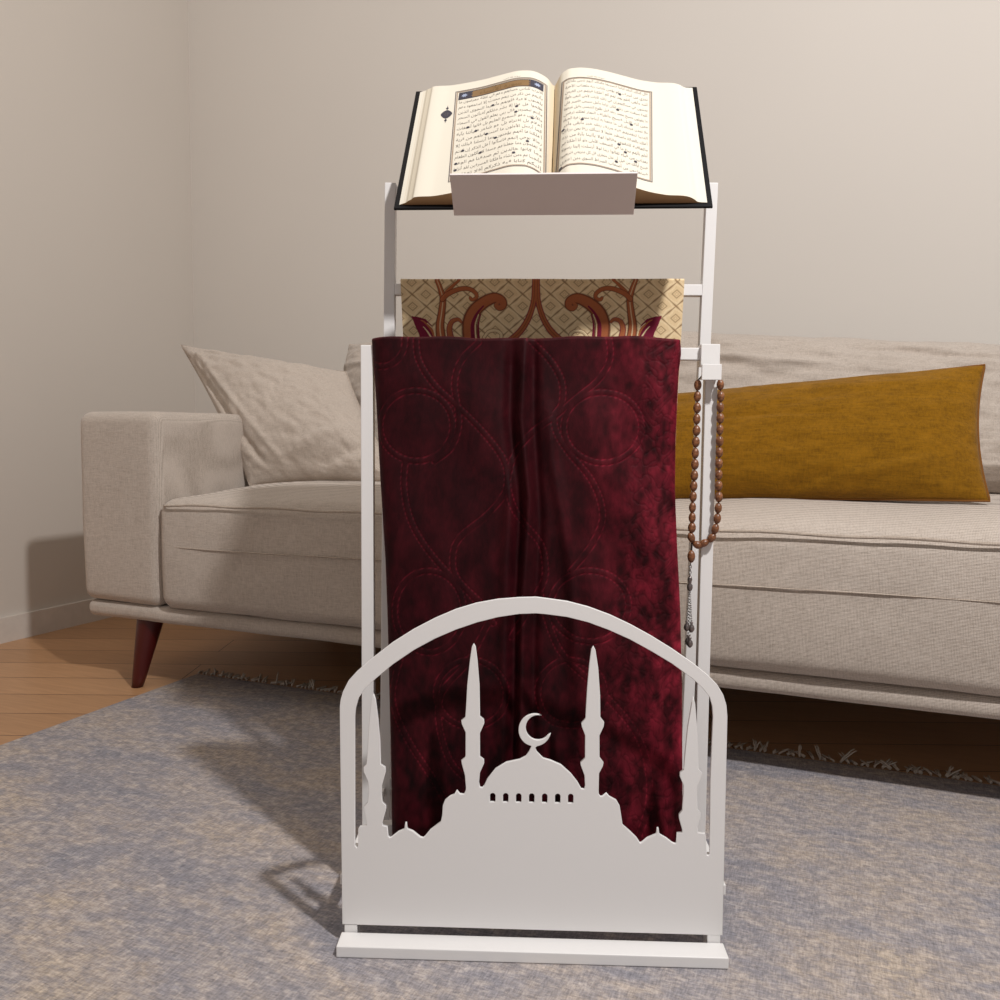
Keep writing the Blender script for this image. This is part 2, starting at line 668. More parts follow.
# back cushions (parts of the sofa)
for k in range(2):
    x0, x1 = CW * k + .012, CW * (k + 1) - .012
    zb, zt = SEAT_H + .035, (.845 if k == 0 else .838)
    yb, yt = .60, .72
    if k == 0: x0 += .03
    c4 = [Vector((x0, yt, zt)), Vector((x1, yt, zt)), Vector((x1, yb, zb)), Vector((x0, yb, zb))]
    if k == 1:
        c4[0] = SF(590, 331, .72); c4[1] = SF(1075, 352, .72); c4[2].x = c4[1].x
    me = pillow_mesh(c4, .105, 90, .012, .010, 3.3 * k, p=5, sc=6,
                     folds=[(-.9, -.55, .9, .1, .05, .012), (.1, -.7, .8, .12, .05, -.010), (-.95, .1, .2, .5, .06, .012), (-.85, -.2, .15, .6, .05, -.012)])
    c = link('back_cushion', me, M['sofa'], sofa)
    bm = bmesh.new()
    tube(bm, pillow_rim(c4, .012), .0032, 7, closed=True)
    bm_to('piping', bm, M['sofa_pipe'], c, True)
# legs
for (lx, ly, sx, sy) in ((-.085, .045, -1, -1), (IN + .085, .045, 1, -1), (-.085, DEP - .09, -1, 1), (IN + .085, DEP - .09, 1, 1)):
    bm = bmesh.new()
    top, bot = Vector((lx - sx * .01, ly - sy * .012, H0 + .01)), Vector((lx + sx * .012, ly + sy * .014, 0.0))
    segs = 10
    tube(bm, [bot.lerp(top, i / segs) for i in range(segs + 1)], [.013 + .018 * (i / segs) for i in range(segs + 1)], 20)
    for v in bm.verts:
        if v.co.z < .004: v.co.z = 0.0
        if v.co.z > H0 + .004: v.co.z = H0 + .004
    bm_to('leg', bm, M['leg'], sofa, True)

# ------------------------------------------------------------------ loose pillows
def throw_pillow(name, px4, ys, thick, mat, label, **kw):
    c4 = [SF(x, y, yl) for (x, y), yl in zip(px4, ys)]
    cen = sum(c4, Vector()) / 4
    z0 = min(v.z for v in c4)
    loc = Vector((cen.x, cen.y, z0))
    c4 = [v - loc for v in c4]
    root = empty(name)
    root.matrix_world = SO_M @ Matrix.Translation(loc)
    tag(root, label, 'pillow')
    rim_mat = kw.pop('rim_mat')
    me = pillow_mesh(c4, thick, **kw)
    link('pillow_cover', me, mat, root)
    bm = bmesh.new()
    tube(bm, pillow_rim(c4, kw.get('pinch', .05)), .0022, 6, closed=True)
    bm_to('seam', bm, rim_mat, root, True)
    return root


throw_pillow('throw_pillow', [(181, 345), (346, 372), (404, 484), (250, 486)], [.50, .47, .30, .28], .092, M['pillow'],
             'beige square throw pillow leaning at the left end of the sofa', pinch=.03, wrinkle=.006, seed=1.0, p=2.2, rim_mat=M['sofa_pipe'], n=80,
             folds=[(-.95, -.7, .35, 1.5, .05, -.012), (-.8, -.85, .45, 1.6, .05, .009), (-.1, .75, .9, -.45, .08, .014), (.05, .9, .9, -.4, .06, -.012), (-.9, -.9, .7, .15, .05, -.006)])
throw_pillow('throw_pillow', [(596, 402), (985, 365), (990, 501), (596, 500)], [.30, .26, .17, .19], .055, M['mustard'],
             'long mustard yellow lumbar pillow lying on the right seat of the sofa', pinch=.02, wrinkle=.003, seed=6.0, rim_mat=M['mustard_pipe'], n=80, sc=5,
             folds=[(-.9, -.3, 1.2, .1, .03, -.003), (.3, .8, .4, -.25, .07, .006), (.1, .95, .2, -.3, .05, -.005)])

# ------------------------------------------------------------------ the stand
stand = empty('book_stand')
stand.matrix_world = ST_M
tag(stand, 'white metal floor stand with a mosque silhouette panel, rails and tilted book tray', 'stand')

Lc = lambda pts: [(330 + .21 * x, y) for x, y in pts]
def LT(pts): return [(330 + .21 * x, 590 + .21 * y) for x, y in pts]
def RT(pts): return [(525 + .21 * x, 590 + .21 * y) for x, y in pts]
def LB(pts): return [(330 + .21 * x, 780 + .21 * y) for x, y in pts]
def RB(pts): return [(525 + .21 * x, 780 + .21 * y) for x, y in pts]


outer = LT([(50, 600), (50, 550), (54, 520), (66, 480), (92, 430), (130, 388), (200, 327), (300, 250), (400, 187), (500, 135), (600, 92), (700, 62), (800, 44), (900, 36), (980, 34)]) + \
    RT([(100, 40), (200, 54), (300, 80), (400, 117), (500, 164), (600, 219), (700, 281), (800, 350), (870, 407), (912, 450), (940, 497), (955, 545), (960, 600)]) + [(721.8, 934), (343, 923)]
hole = LT([(118, 640), (118, 600), (122, 560), (136, 512), (165, 467), (215, 421), (300, 350), (400, 282), (500, 228), (600, 185), (700, 151), (800, 126), (900, 111), (980, 108)]) + \
    RT([(100, 112), (200, 125), (300, 150), (400, 187), (500, 232), (600, 287), (700, 347), (800, 420), (850, 468), (880, 508), (892, 550), (896, 600)]) + \
    RB([(883, 0), (880, 350), (872, 360), (862, 356), (860, 300), (855, 254), (820, 250), (818, 215), (832, 172), (833, 155), (818, 135), (815, 60)]) + \
    RT([(816, 930), (835, 890), (839, 868), (822, 850), (822, 780), (815, 650), (807, 540), (801, 515), (795, 540), (776, 650), (763, 780), (758, 855), (740, 868), (738, 884), (755, 925)]) + \
    RB([(755, 60), (750, 143), (734, 163), (735, 182), (750, 235), (750, 250), (725, 252), (722, 296), (715, 303), (700, 298), (670, 275), (640, 258), (636, 250), (633, 228), (630, 228), (627, 250), (622, 258), (582, 275), (556, 297), (546, 300), (530, 275), (500, 245), (462, 212), (455, 165), (448, 122), (432, 95), (400, 78), (387, 63), (368, 78), (356, 78), (348, 62), (348, 45)]) + \
    RT([(350, 870), (368, 836), (371, 820), (352, 795), (352, 690), (372, 647), (374, 628), (356, 605), (355, 500), (346, 370), (333, 285), (325, 270), (317, 283), (308, 350), (298, 460), (292, 560), (290, 610), (270, 632), (272, 648), (288, 690), (288, 798), (266, 820), (267, 832), (285, 880), (288, 930), (284, 948), (266, 946), (247, 912), (215, 872), (170, 832), (120, 810), (85, 800), (55, 770), (46, 748)])
# crescent finial (left-crop coordinates)
cx, cy, ro = 975, 665, 75
ix, iy, ri = 991, 653, 61


def arc(cx, cy, r, a0, a1, n):
    return [(cx + r * math.cos(R(a0 + (a1 - a0) * i / n)), cy + r * math.sin(R(a0 + (a1 - a0) * i / n))) for i in range(n + 1)]


# from the neck right side, counter-clockwise round the outside to the right horn, inside, then back on the left
cres = arc(cx, cy, ro, 82, 16, 9) + arc(ix, iy, ri, 28, 290, 30)[1:] + arc(cx, cy, ro, 288, 100, 26)[0:]
hole += LT(cres)
hole += LT([(957, 752), (950, 768), (935, 790), (905, 806), (840, 820), (790, 850), (752, 897), (737, 930), (725, 942), (712, 938), (708, 915), (712, 868), (732, 822), (731, 806), (712, 792), (712, 680), (733, 632), (731, 616), (712, 600), (710, 450), (700, 330), (692, 270), (685, 258), (678, 270), (669, 330), (656, 450), (650, 560), (647, 605), (628, 620), (630, 636), (648, 675), (648, 785), (645, 797), (628, 810), (630, 824), (645, 880), (650, 940)])
hole += LB([(648, 50), (640, 68), (618, 66), (605, 50), (595, 68), (575, 75), (550, 95), (540, 120), (537, 165), (530, 198), (480, 236), (455, 267), (445, 275), (430, 271), (395, 243), (370, 233), (366, 225), (364, 203), (361, 203), (358, 225), (355, 233), (328, 245), (295, 271), (285, 275), (276, 266), (272, 222), (250, 216), (248, 200), (266, 137), (265, 120), (248, 104), (245, 60)])
hole += LT([(247, 925), (264, 864), (262, 843), (240, 828), (238, 720), (228, 610), (216, 520), (208, 498), (201, 520), (190, 620), (182, 760), (178, 826), (163, 842), (163, 862), (183, 905), (187, 930)])
hole += LB([(188, 60), (183, 104), (166, 124), (165, 140), (178, 200), (178, 215), (145, 220), (138, 230), (137, 312), (128, 324), (118, 310)])


def flat_from_px(loops, yl, th, name, mat, parent, bevel=.0005):
    cu = bpy.data.curves.new(name + '_outline', 'CURVE')
    cu.dimensions = '2D'
    cu.fill_mode = 'BOTH'
    cu.extrude = th / 2
    cu.bevel_depth = bevel
    cu.bevel_resolution = 1
    for lp in loops:
        pts = [SL(x, y, yl) for x, y in lp]
        sp = cu.splines.new('POLY')
        sp.points.add(len(pts) - 1)
        for q, v in zip(sp.points, pts): q.co = (v.x, v.z, 0, 1)
        sp.use_cyclic_u = True
    tmp = bpy.data.objects.new(name, cu)
    COL.objects.link(tmp)
    dg = bpy.context.evaluated_depsgraph_get()
    dg.update()
    me = bpy.data.meshes.new_from_object(tmp.evaluated_get(dg))
    bpy.data.objects.remove(tmp)
    me.transform(Matrix.Translation((0, yl, 0)) @ Matrix.Rotation(R(90), 4, 'X'))
    me.materials.clear()
    return link(name, me, mat, parent, False)


wins = []
for k in range(7):
    x0 = 330 + .21 * (760 + k * 61.8) ; x1 = x0 + 6.3
    t = k / 6
    yt, yb = 780 + .21 * (57 + 4 * t), 780 + .21 * (104 + 6 * t)
    r_ = (x1 - x0) / 2
    wins.append([(x0, yb), (x0, yt + r_)] + [((x0 + x1) / 2 - r_ * math.cos(a), yt + r_ - r_ * math.sin(a)) for a in np.linspace(.3, PI - .3, 7)] + [(x1, yt + r_), (x1, yb)])
flat_from_px([outer, hole] + wins, 0.0, .003, 'mosque_panel', M['white'], stand)

YM, YR = .110, .197              # local depth of the middle and of the rear frame
T = .0148
mLt, mLb = SL(367.3, 345, YM), SL(369, 700, YM)
mRt, mRb = SL(709.5, 345, YM), SL(703.5, 700, YM)
# middle frame: vertical posts
mxL = (mLt.x + mLb.x) / 2; mxR = (mRt.x + mRb.x) / 2
MZ = SL(367, 345, YM - T / 2).z


def bar(name, a, b, w=T, d=T, mat=None, parent=stand, bev=.0012):
    a, b = Vector(a), Vector(b)
    bm = bmesh.new()
    ax = (b - a)
    L = ax.length
    ax.normalize()
    if abs(ax.z) > .7:
        y = Vector((0, 1, 0)); x = y.cross(ax).normalized(); y = ax.cross(x)
    elif abs(ax.x) > .7:
        y = Vector((0, 1, 0)); x = y.cross(ax).normalized(); y = ax.cross(x)
    else:
        x = Vector((1, 0, 0)); y = ax.cross(x).normalized()
    rot = Matrix((x, y, ax)).transposed()
    box(bm, (a + b) / 2, (w, d, L), bev, rot)
    return bm_to(name, bm, mat or M['white'], parent)


FL = .0022
bar('post', (mxL, YM, FL), (mxL, YM, MZ))
bar('post', (mxR, YM, FL), (mxR, YM, MZ))
bar('crossbar', (mxL + T / 2, YM, MZ - .0085), (mxR - T / 2, YM, MZ - .0085), w=.0145)
bar('crossbar', (mxL + T / 2, YM, .085), (mxR - T / 2, YM, .085))
# rear frame: top of the posts leans forward a little
def rear(px, py, yl): return SL(px, py, yl)


YRt, YRb = .236, .252
rLt = SL(391, 184, YRt); rRt = SL(711.5, 184, YRt)
rLb = SL(386.5, 700, YRb); rRb = SL(688, 700, YRb)


def extend(t, b, z):
    k = (z - t.z) / (b.z - t.z)
    return t + (b - t) * k


RLF, RRF = extend(rLt, rLb, FL), extend(rRt, rRb, FL)
bar('post', RLF, rLt)
bar('post', RRF, rRt)
YRC = .240
zc = SL(690, 290, YRC - T / 2).z
a_, b_ = extend(rLt, rLb, zc), extend(rRt, rRb, zc)
bar('crossbar', a_ + Vector((T / 2, 0, 0)), b_ - Vector((T / 2, 0, 0)))
zc2 = rLt.z - .012
a2, b2 = extend(rLt, rLb, zc2), extend(rRt, rRb, zc2)
bar('crossbar', a2 + Vector((T / 2, 0, 0)), b2 - Vector((T / 2, 0, 0)))
a3, b3 = extend(rLt, rLb, .085), extend(rRt, rRb, .085)
bar('crossbar', a3 + Vector((T / 2, 0, 0)), b3 - Vector((T / 2, 0, 0)))

# front base bar and the two short feet under the panel
pL = SL(343, 920, 0).x; pR = SL(722, 930, 0).x
bm = bmesh.new()
fy0 = (ST_I @ hit(532, 963.5, (0, 0, FL), (0, 0, 1))).y
print('base front', fy0)
box(bm, ((pL + pR) / 2, (fy0 - .003) / 2, FL + .0065), (pR - pL + .002, -.003 - fy0, .013), .0015)
bm_to('base_bar', bm, M['white'], stand)
# short posts joined to the back of the panel
for x in (pL + .0092, pR - .0092):
    bm = bmesh.new()
    box(bm, (x, .0105, .066), (.0145, .0165, .088), .0008)
    zb_ = SL(343 if x < 0 else 722, 923.5 if x < 0 else 933.5, 0).z - .0006
    box(bm, (x, .0086, (FL + zb_) / 2), (.0145, .0204, zb_ - FL), .0006)
    bm_to('foot', bm, M['white'], stand)
# low side rails running from front to back
for sx, x, xr in ((-1, pL + .006, RLF.x), (1, pR - .006, RRF.x)):
    bar('side_rail', (x + sx * .0050, .004, .073), (x + sx * .0050, YRb + .012, .073), w=.010, d=.012)
    bm = bmesh.new()
    ins = 1 if sx < 0 else -1
    box(bm, (x - sx * .006, YRb + .004, FL + .0065), (.036, .04, .013), .001)
    bm_to('rear_foot', bm, M['white'], stand)
    # stub that joins the rail to the rear post
    bar('rail_joint', (x, YRb, .073), (xr, YRb, .073), w=.010, d=.010)
    xm = mxL if sx < 0 else mxR
    bar('rail_joint', (x, YM, .073), (xm, YM, .073), w=.010, d=.010)

# bracket and hook at the right end of the middle crossbar
ba, bb = SL(701.2, 344, YM - .013), SL(719.6, 366, YM - .013)
bm = bmesh.new()
box(bm, ((ba.x + bb.x) / 2, YM - .003, (ba.z + bb.z) / 2), (bb.x - ba.x, .022, ba.z - bb.z), .001)
bm_to('corner_bracket', bm, M['white'], stand)
ba, bb = SL(702.2, 364, YM - .026), SL(721.5, 380, YM - .026)
bm = bmesh.new()
box(bm, ((ba.x + bb.x) / 2, YM - .024, (ba.z + bb.z) / 2), (bb.x - ba.x, .004, ba.z - bb.z), .0008)
box(bm, ((ba.x + bb.x) / 2, YM - .014, bb.z + .003), (bb.x - ba.x - .004, .022, .003), .0006)
hook_z = bb.z
bm_to('bead_hook', bm, M['white'], stand)

# ---- tilted tray, in its own plane
bk_n = (ST_M.to_3x3() @ Matrix.Rotation(R(-2.0), 3, 'Z')) @ Vector((0, 1, 0))
bL = hit(393.5, 208.5, ST_M @ Vector((0, .130, 0)), bk_n)
bR = hit(713, 206.5, ST_M @ Vector((0, .130, 0)), bk_n)
cB = (bL + bR) / 2
TILT = R(52)
bx_ = (bR - bL).normalized()
bz_ = Vector((0, 0, 1)); by_ = bz_.cross(bx_).normalized(); bz_ = bx_.cross(by_)
BK_M = Matrix.Translation(cB) @ Matrix((bx_, by_, bz_)).transposed().to_4x4() @ Matrix.Rotation(TILT, 4, 'X')
BK_I = BK_M.inverted()
BW = (bR - bL).length              # open width of the cover


def BP(px, py, w=0.0):
    n = BK_M.to_3x3() @ Vector((0, 0, 1))
    return BK_I @ hit(px, py, BK_M @ Vector((0, 0, w)), n)


TR_M = ST_I @ BK_M                 # tray frame in stand space
tl = BP(454.5, 212.5, -.006); tr = BP(633.5, 213, -.006)
bm = bmesh.new()
box(bm, ((tl.x + tr.x) / 2, .10, -.0047), (tr.x - tl.x - .001, .208, .002), .0005)
bm.transform(TR_M)
bm_to('book_tray', bm, M['white'], stand)
bm = bmesh.new()
LIP = .0573
box(bm, ((tl.x + tr.x) / 2, -.0055, LIP / 2 - .0058), (tr.x - tl.x, .003, LIP), .0006)
bm.transform(TR_M)
bm_to('tray_lip', bm, M['tray'], stand)

# two arms carry the tray from the rear frame
for sx in (-1, 1):
    a = TR_M @ Vector((sx * .07, .03, -.008))
    b = Vector((a.x, rLt.y - T / 2, zc2))
    bm = bmesh.new()
    tube(bm, [a, Vector((a.x, a.y + .03, a.z)), b], .004, 10)
    bm_to('tray_arm', bm, M['white'], stand, True)

# ------------------------------------------------------------------ the open book
book = empty('open_book')
book.matrix_world = BK_M
tag(book, 'open religious book with cream pages of Arabic script and black cover on the tilted tray', 'book')
BH = BP(556, 89, 0).y
bm = bmesh.new()
hw = BW / 2
for sx in (-1, 1):
    box(bm, (sx * (hw / 2 + .006), BH / 2, -.0015), (hw - .012, BH, .0034), .0013)
box(bm, (0, BH / 2, -.0018), (.03, BH, .003), .001)
bm_to('cover', bm, M['black'], book)

prof = [(-.1965, .0008), (-.1915, .0022), (-.188, .0032), (-.184, .0052), (-.180, .0066), (-.1765, .0086), (-.15, .0100), (-.125, .0135), (-.1, .0180), (-.075, .0240), (-.05, .0290), (-.034, .0288),
        (-.019, .0232), (-.009, .0160), (-.003, .0085), (0.0, .0070), (.003, .0120), (.008, .0215), (.016, .0285), (.030, .0315), (.05, .0305), (.072, .0262), (.097, .0195), (.1215, .0130), (.143, .0095), (.174, .0068), (.180, .0045), (.184, .0022), (.1965, .0010)]
PS = (hw - .0065) / .1965
pu = np.array([a for a, b in prof]) * PS; pw = np.array([b for a, b in prof])


def catmull(x):
    x = np.asarray(x, float)
    i = np.clip(np.searchsorted(pu, x) - 1, 0, len(pu) - 2)
    m = np.gradient(pw, pu)
    h = pu[i + 1] - pu[i]
    t = (x - pu[i]) / h
    sl = (pw[i + 1] - pw[i]) / h
    m0 = np.clip(m[i], -3 * abs(sl) - .02, 3 * abs(sl) + .02); m1 = np.clip(m[i + 1], -3 * abs(sl) - .02, 3 * abs(sl) + .02)
    return ((2 * t ** 3 - 3 * t ** 2 + 1) * pw[i] + (t ** 3 - 2 * t ** 2 + t) * h * m0 + (-2 * t ** 3 + 3 * t ** 2) * pw[i + 1] + (t ** 3 - t ** 2) * h * m1)


def wsurf(u, v=.2):
    k = 1.32 - .32 * np.clip(np.asarray(v) / BH, 0, 1)
    edge = np.clip((hw - .0065 - np.abs(u)) / .02, 0, 1)
    return catmull(np.clip(u, pu[0], pu[-1])) * (1 + (k - 1) * edge)


V0, V1 = .0062, BH - .004
# page blocks: left and right, closed
for sx, nm in ((-1, 'page_block'), (1, 'page_block')):
    us = (np.linspace(-.1965, -.0004, 220) if sx < 0 else np.linspace(.0004, .1965, 220)) * PS
    vs = np.linspace(V0, V1, 30)
    Ug, Vg = np.meshgrid(us, vs)
    Wg = wsurf(Ug, Vg)
    top = np.stack([Ug, Vg, Wg], -1)
    n = len(us)
    verts = top.reshape(-1, 3).tolist()
    faces = grid_faces(n, len(vs)).tolist()
    base = len(verts)
    # underside rim
    low = [(u, V0, .0004) for u in us] + [(u, V1, .0004) for u in us]
    verts += low
    b2 = len(verts)
    nr = len(vs)
    verts += [tuple(p_) for p_ in top[0]] + [tuple(p_) for p_ in top[-1]]
    for i in range(n - 1):
        faces.append((b2 + i + 1, b2 + i, base + i, base + i + 1))
        faces.append((b2 + n + i, b2 + n + i + 1, base + n + i + 1, base + n + i))
    faces.append((base, base + n - 1, base + 2 * n - 1, base + n))
    me = mesh_np(nm, verts, faces)
    cream = np.array(srgb(216, 209, 194)[:3])
    cols = np.tile(cream, (len(verts), 1))
    uu = np.array([v[0] for v in verts]) / PS
    vv = np.array([v[1] for v in verts])
    wht = np.array(srgb(215, 210, 197)[:3])
    stripe = .5 + .5 * np.sin(uu * 2600 + 1.2 * np.sin(uu * 900))
    if sx < 0:
        m = uu < -.1775
        cols[m] = (np.array(srgb(218, 208, 188)[:3]) * (1 - .26 * stripe[m])[:, None])
        cols[uu < -.188] = np.array(srgb(222, 216, 202)[:3])
        cols[np.abs(uu + .1905) < .0005] = np.array(srgb(214, 202, 180)[:3])
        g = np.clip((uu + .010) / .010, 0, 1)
    else:
        cols[uu > .1745] = wht
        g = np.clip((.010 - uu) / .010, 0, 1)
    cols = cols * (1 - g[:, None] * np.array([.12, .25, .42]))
    # tan bottom edges of the leaves, their shade put into the colour
    cols[base:base + n] = np.array(srgb(140, 108, 76)[:3])
    cols[b2:b2 + n] = np.array(srgb(176, 146, 108)[:3])
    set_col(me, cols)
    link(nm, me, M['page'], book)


def on_page(u, v, lift=.00035):
    w = wsurf(u, v)
    e = 1e-4
    s = (wsurf(np.asarray(u) + e, v) - wsurf(np.asarray(u) - e, v)) / (2 * e)
    k = 1 / np.sqrt(1 + s * s)
    return np.stack([u - s * k * lift, v, w + k * lift], -1)


def strip_mesh(verts, faces, pts, width, lift=.0003):
    """flat ribbon along page points (u,v)"""
    pts = np.array(pts, float)
    d = np.gradient(pts, axis=0)
    d /= np.linalg.norm(d, axis=1)[:, None] + 1e-12
    nrm = np.stack([-d[:, 1], d[:, 0]], -1)
    a = pts + nrm * width / 2; b = pts - nrm * width / 2
    A = on_page(a[:, 0], a[:, 1], lift); B = on_page(b[:, 0], b[:, 1], lift)
    k = len(verts)
    for p_, q_ in zip(A, B): verts.append(tuple(p_)); verts.append(tuple(q_))
    for i in range(len(pts) - 1):
        faces.append((k + 2 * i, k + 2 * i + 1, k + 2 * i + 3, k + 2 * i + 2))


def rect_strips(name, f0, f1, ins, v0, v1, width, mat, parent, lift=.0003, n=70):
    verts, faces = [], []
    q = [(float(f0(v0)) + ins, v0), (float(f1(v0)) - ins, v0), (float(f1(v1)) - ins, v1), (float(f0(v1)) + ins, v1)]
    for (a, b) in zip(q, q[1:] + q[:1]):
        e = width / 2
        d = np.array(b) - np.array(a)
        d = d / np.linalg.norm(d) * e
        strip_mesh(verts, faces, np.linspace(np.array(a) - d, np.array(b) + d, n), width, lift)
    me = mesh_np(name, verts, faces)
    return link(name, me, mat, parent, False)


def fill_patch(verts, faces, u0, u1, v0, v1, lift, n=40):
    us = np.linspace(u0, u1, n)
    k = len(verts)
    for v in (v0, v1):
        for p_ in on_page(us, np.full(n, v), lift): verts.append(tuple(p_))
    for i in range(n - 1): faces.append((k + i, k + i + 1, k + n + i + 1, k + n + i))


def px_page(px, py):
    """pixel -> (u, v) on the curved page by a few iterations"""
    w = .01
    for _ in range(12):
        q = BP(px, py, w)
        w = .5 * w + .5 * float(wsurf(q.x, q.y))
    return q.x, q.y


zl = lambda x, y: px_page(385 + .17 * x, 55 + .17 * y)
zr = lambda x, y: px_page(550 + .17 * x, 55 + .17 * y)
LTL, LTR, LBL = zl(418, 218), zl(952, 176), zl(374, 748)
RTL, RTR, RBR = zr(72, 165), zr(598, 218), zr(600, 748)
print('frames', LTL, LTR, LBL, RTL, RTR, RBR, 'BH', BH, 'BW', BW, 'medal', zl(362, 350))
LBR, RBL = zl(945, 690), zr(36, 690)
LV0, LV1 = LBL[1], LTL[1]
RV0, RV1 = RBR[1], RTR[1]


def line_u(a, b):
    """u of a near-vertical frame line through the points a and b at height v"""
    return lambda v: a[0] + (b[0] - a[0]) * (np.asarray(v) - a[1]) / (b[1] - a[1])


LF0, LF1 = line_u(LTL, LBL), line_u(LTR, LBR)
RF0, RF1 = line_u(RTL, RBL), line_u(RTR, RBR)
LU0, LU1 = float(LF0((LV0 + LV1) / 2)), float(LF1((LV0 + LV1) / 2))
RU0, RU1 = float(RF0((RV0 + RV1) / 2)), float(RF1((RV0 + RV1) / 2))


# text shaping: Arabic presentation forms
FORMS = {'ء': 0xFE80, 'آ': 0xFE81, 'أ': 0xFE83, 'ؤ': 0xFE85, 'إ': 0xFE87, 'ئ': 0xFE89, 'ا': 0xFE8D, 'ب': 0xFE8F, 'ة': 0xFE93, 'ت': 0xFE95, 'ث': 0xFE99, 'ج': 0xFE9D, 'ح': 0xFEA1, 'خ': 0xFEA5,
         'د': 0xFEA9, 'ذ': 0xFEAB, 'ر': 0xFEAD, 'ز': 0xFEAF, 'س': 0xFEB1, 'ش': 0xFEB5, 'ص': 0xFEB9, 'ض': 0xFEBD, 'ط': 0xFEC1, 'ظ': 0xFEC5, 'ع': 0xFEC9, 'غ': 0xFECD, 'ف': 0xFED1, 'ق': 0xFED5,
         'ك': 0xFED9, 'ل': 0xFEDD, 'م': 0xFEE1, 'ن': 0xFEE5, 'ه': 0xFEE9, 'و': 0xFEED, 'ى': 0xFEEF, 'ي': 0xFEF1}
NOJOIN = set('ءآأؤإاةدذرزوى')
LAMALEF = {'آ': 0xFEF5, 'أ': 0xFEF7, 'إ': 0xFEF9, 'ا': 0xFEFB}


def shape(word):
    out = []
    i = 0
    prev = False
    while i < len(word):
        c = word[i]
        if c == 'ل' and i + 1 < len(word) and word[i + 1] in LAMALEF:
            out.append(chr(LAMALEF[word[i + 1]] + (1 if prev else 0)))
            prev = False
            i += 2
            continue
        nxt = i + 1 < len(word) and word[i + 1] != 'ء' and c not in NOJOIN
        b = FORMS[c]
        if c == 'ء': out.append(chr(b)); prev = False
        elif c in NOJOIN: out.append(chr(b + (1 if prev else 0))); prev = False
        else:
            out.append(chr(b + (3 if prev and nxt else 2 if nxt else 1 if prev else 0)))
            prev = nxt
        i += 1
    return ''.join(out)


TXT_R = "قال كذلك أتتك آياتنا فنسيتها وكذلك اليوم تنسى وكذلك نجزي من أسرف ولم يؤمن بآيات ربه ولعذاب الآخرة أشد وأبقى أفلم يهد لهم كم أهلكنا قبلهم من القرون يمشون في مساكنهم إن في ذلك لآيات لأولي النهى ولولا كلمة سبقت من ربك لكان لزاما وأجل مسمى فاصبر على ما يقولون وسبح بحمد ربك قبل طلوع الشمس وقبل غروبها ومن آناء الليل فسبح وأطراف النهار لعلك ترضى ولا تمدن عينيك إلى ما متعنا به أزواجا منهم زهرة الحياة الدنيا لنفتنهم فيه ورزق ربك خير وأبقى وأمر أهلك بالصلاة واصطبر عليها لا نسألك رزقا نحن نرزقك والعاقبة للتقوى وقالوا لولا يأتينا بآية من ربه أولم تأتهم بينة ما في الصحف الأولى ولو أنا أهلكناهم بعذاب من قبله لقالوا ربنا لولا أرسلت إلينا رسولا فنتبع آياتك من قبل أن نذل ونخزى قل كل متربص فتربصوا فستعلمون من أصحاب الصراط السوي ومن اهتدى"
TXT_L = "اقترب للناس حسابهم وهم في غفلة معرضون ما يأتيهم من ذكر من ربهم محدث إلا استمعوه وهم يلعبون لاهية قلوبهم وأسروا النجوى الذين ظلموا هل هذا إلا بشر مثلكم أفتأتون السحر وأنتم تبصرون قال ربي يعلم القول في السماء والأرض وهو السميع العليم بل قالوا أضغاث أحلام بل افتراه بل هو شاعر فليأتنا بآية كما أرسل الأولون ما آمنت قبلهم من قرية أهلكناها أفهم يؤمنون وما أرسلنا قبلك إلا رجالا نوحي إليهم فاسألوا أهل الذكر إن كنتم لا تعلمون وما جعلناهم جسدا لا يأكلون الطعام وما كانوا خالدين ثم صدقناهم الوعد فأنجيناهم ومن نشاء وأهلكنا المسرفين لقد أنزلنا إليكم كتابا فيه ذكركم أفلا تعقلون"


def flow(text, n):
    words = text.split()
    tot = sum(len(w) + 1 for w in words)
    lines, cur, acc, used = [], [], 0, 0
    for w in words:
        cur.append(w); acc += len(w) + 1
        if acc >= tot * (len(lines) + 1) / n and len(lines) < n - 1:
            lines.append(cur); cur = []
    lines.append(cur)
    return lines


def text_mesh(s):
    cu = bpy.data.curves.new('writing', 'FONT')
    cu.body = s
    cu.size = 1.0
    cu.resolution_u = 1
    cu.offset = -0.004
    tmp = bpy.data.objects.new('writing', cu)
    COL.objects.link(tmp)
    dg = bpy.context.evaluated_depsgraph_get(); dg.update()
    me = bpy.data.meshes.new_from_object(tmp.evaluated_get(dg))
    co = np.empty(len(me.vertices) * 3); me.vertices.foreach_get('co', co)
    fs = [tuple(p_.vertices) for p_ in me.polygons]
    bpy.data.objects.remove(tmp); bpy.data.meshes.remove(me)
    return co.reshape(-1, 3), fs


def write_page(name, lines, u0, u1, v_first, pitch, size, parent, mat):
    verts, faces = [], []
    for li, ws in enumerate(lines):
        s = ' '.join(shape(w) for w in ws)[::-1]
        co, fs = text_mesh(s)
        if len(co) == 0: continue
        x0, x1 = co[:, 0].min(), co[:, 0].max()
        base = v_first - pitch * li
        ua, ub = float(u0(base)) + .0055, float(u1(base)) - .0055
        u = ua + (co[:, 0] - x0) / (x1 - x0) * (ub - ua)
        v = base + co[:, 1] * size
        q = on_page(u, v, .00035)
        k = len(verts)
        verts += q.tolist()
        faces += [tuple(i + k for i in f) for f in fs]
    me = mesh_np(name, verts, faces)
    return link(name, me, mat, parent, False)


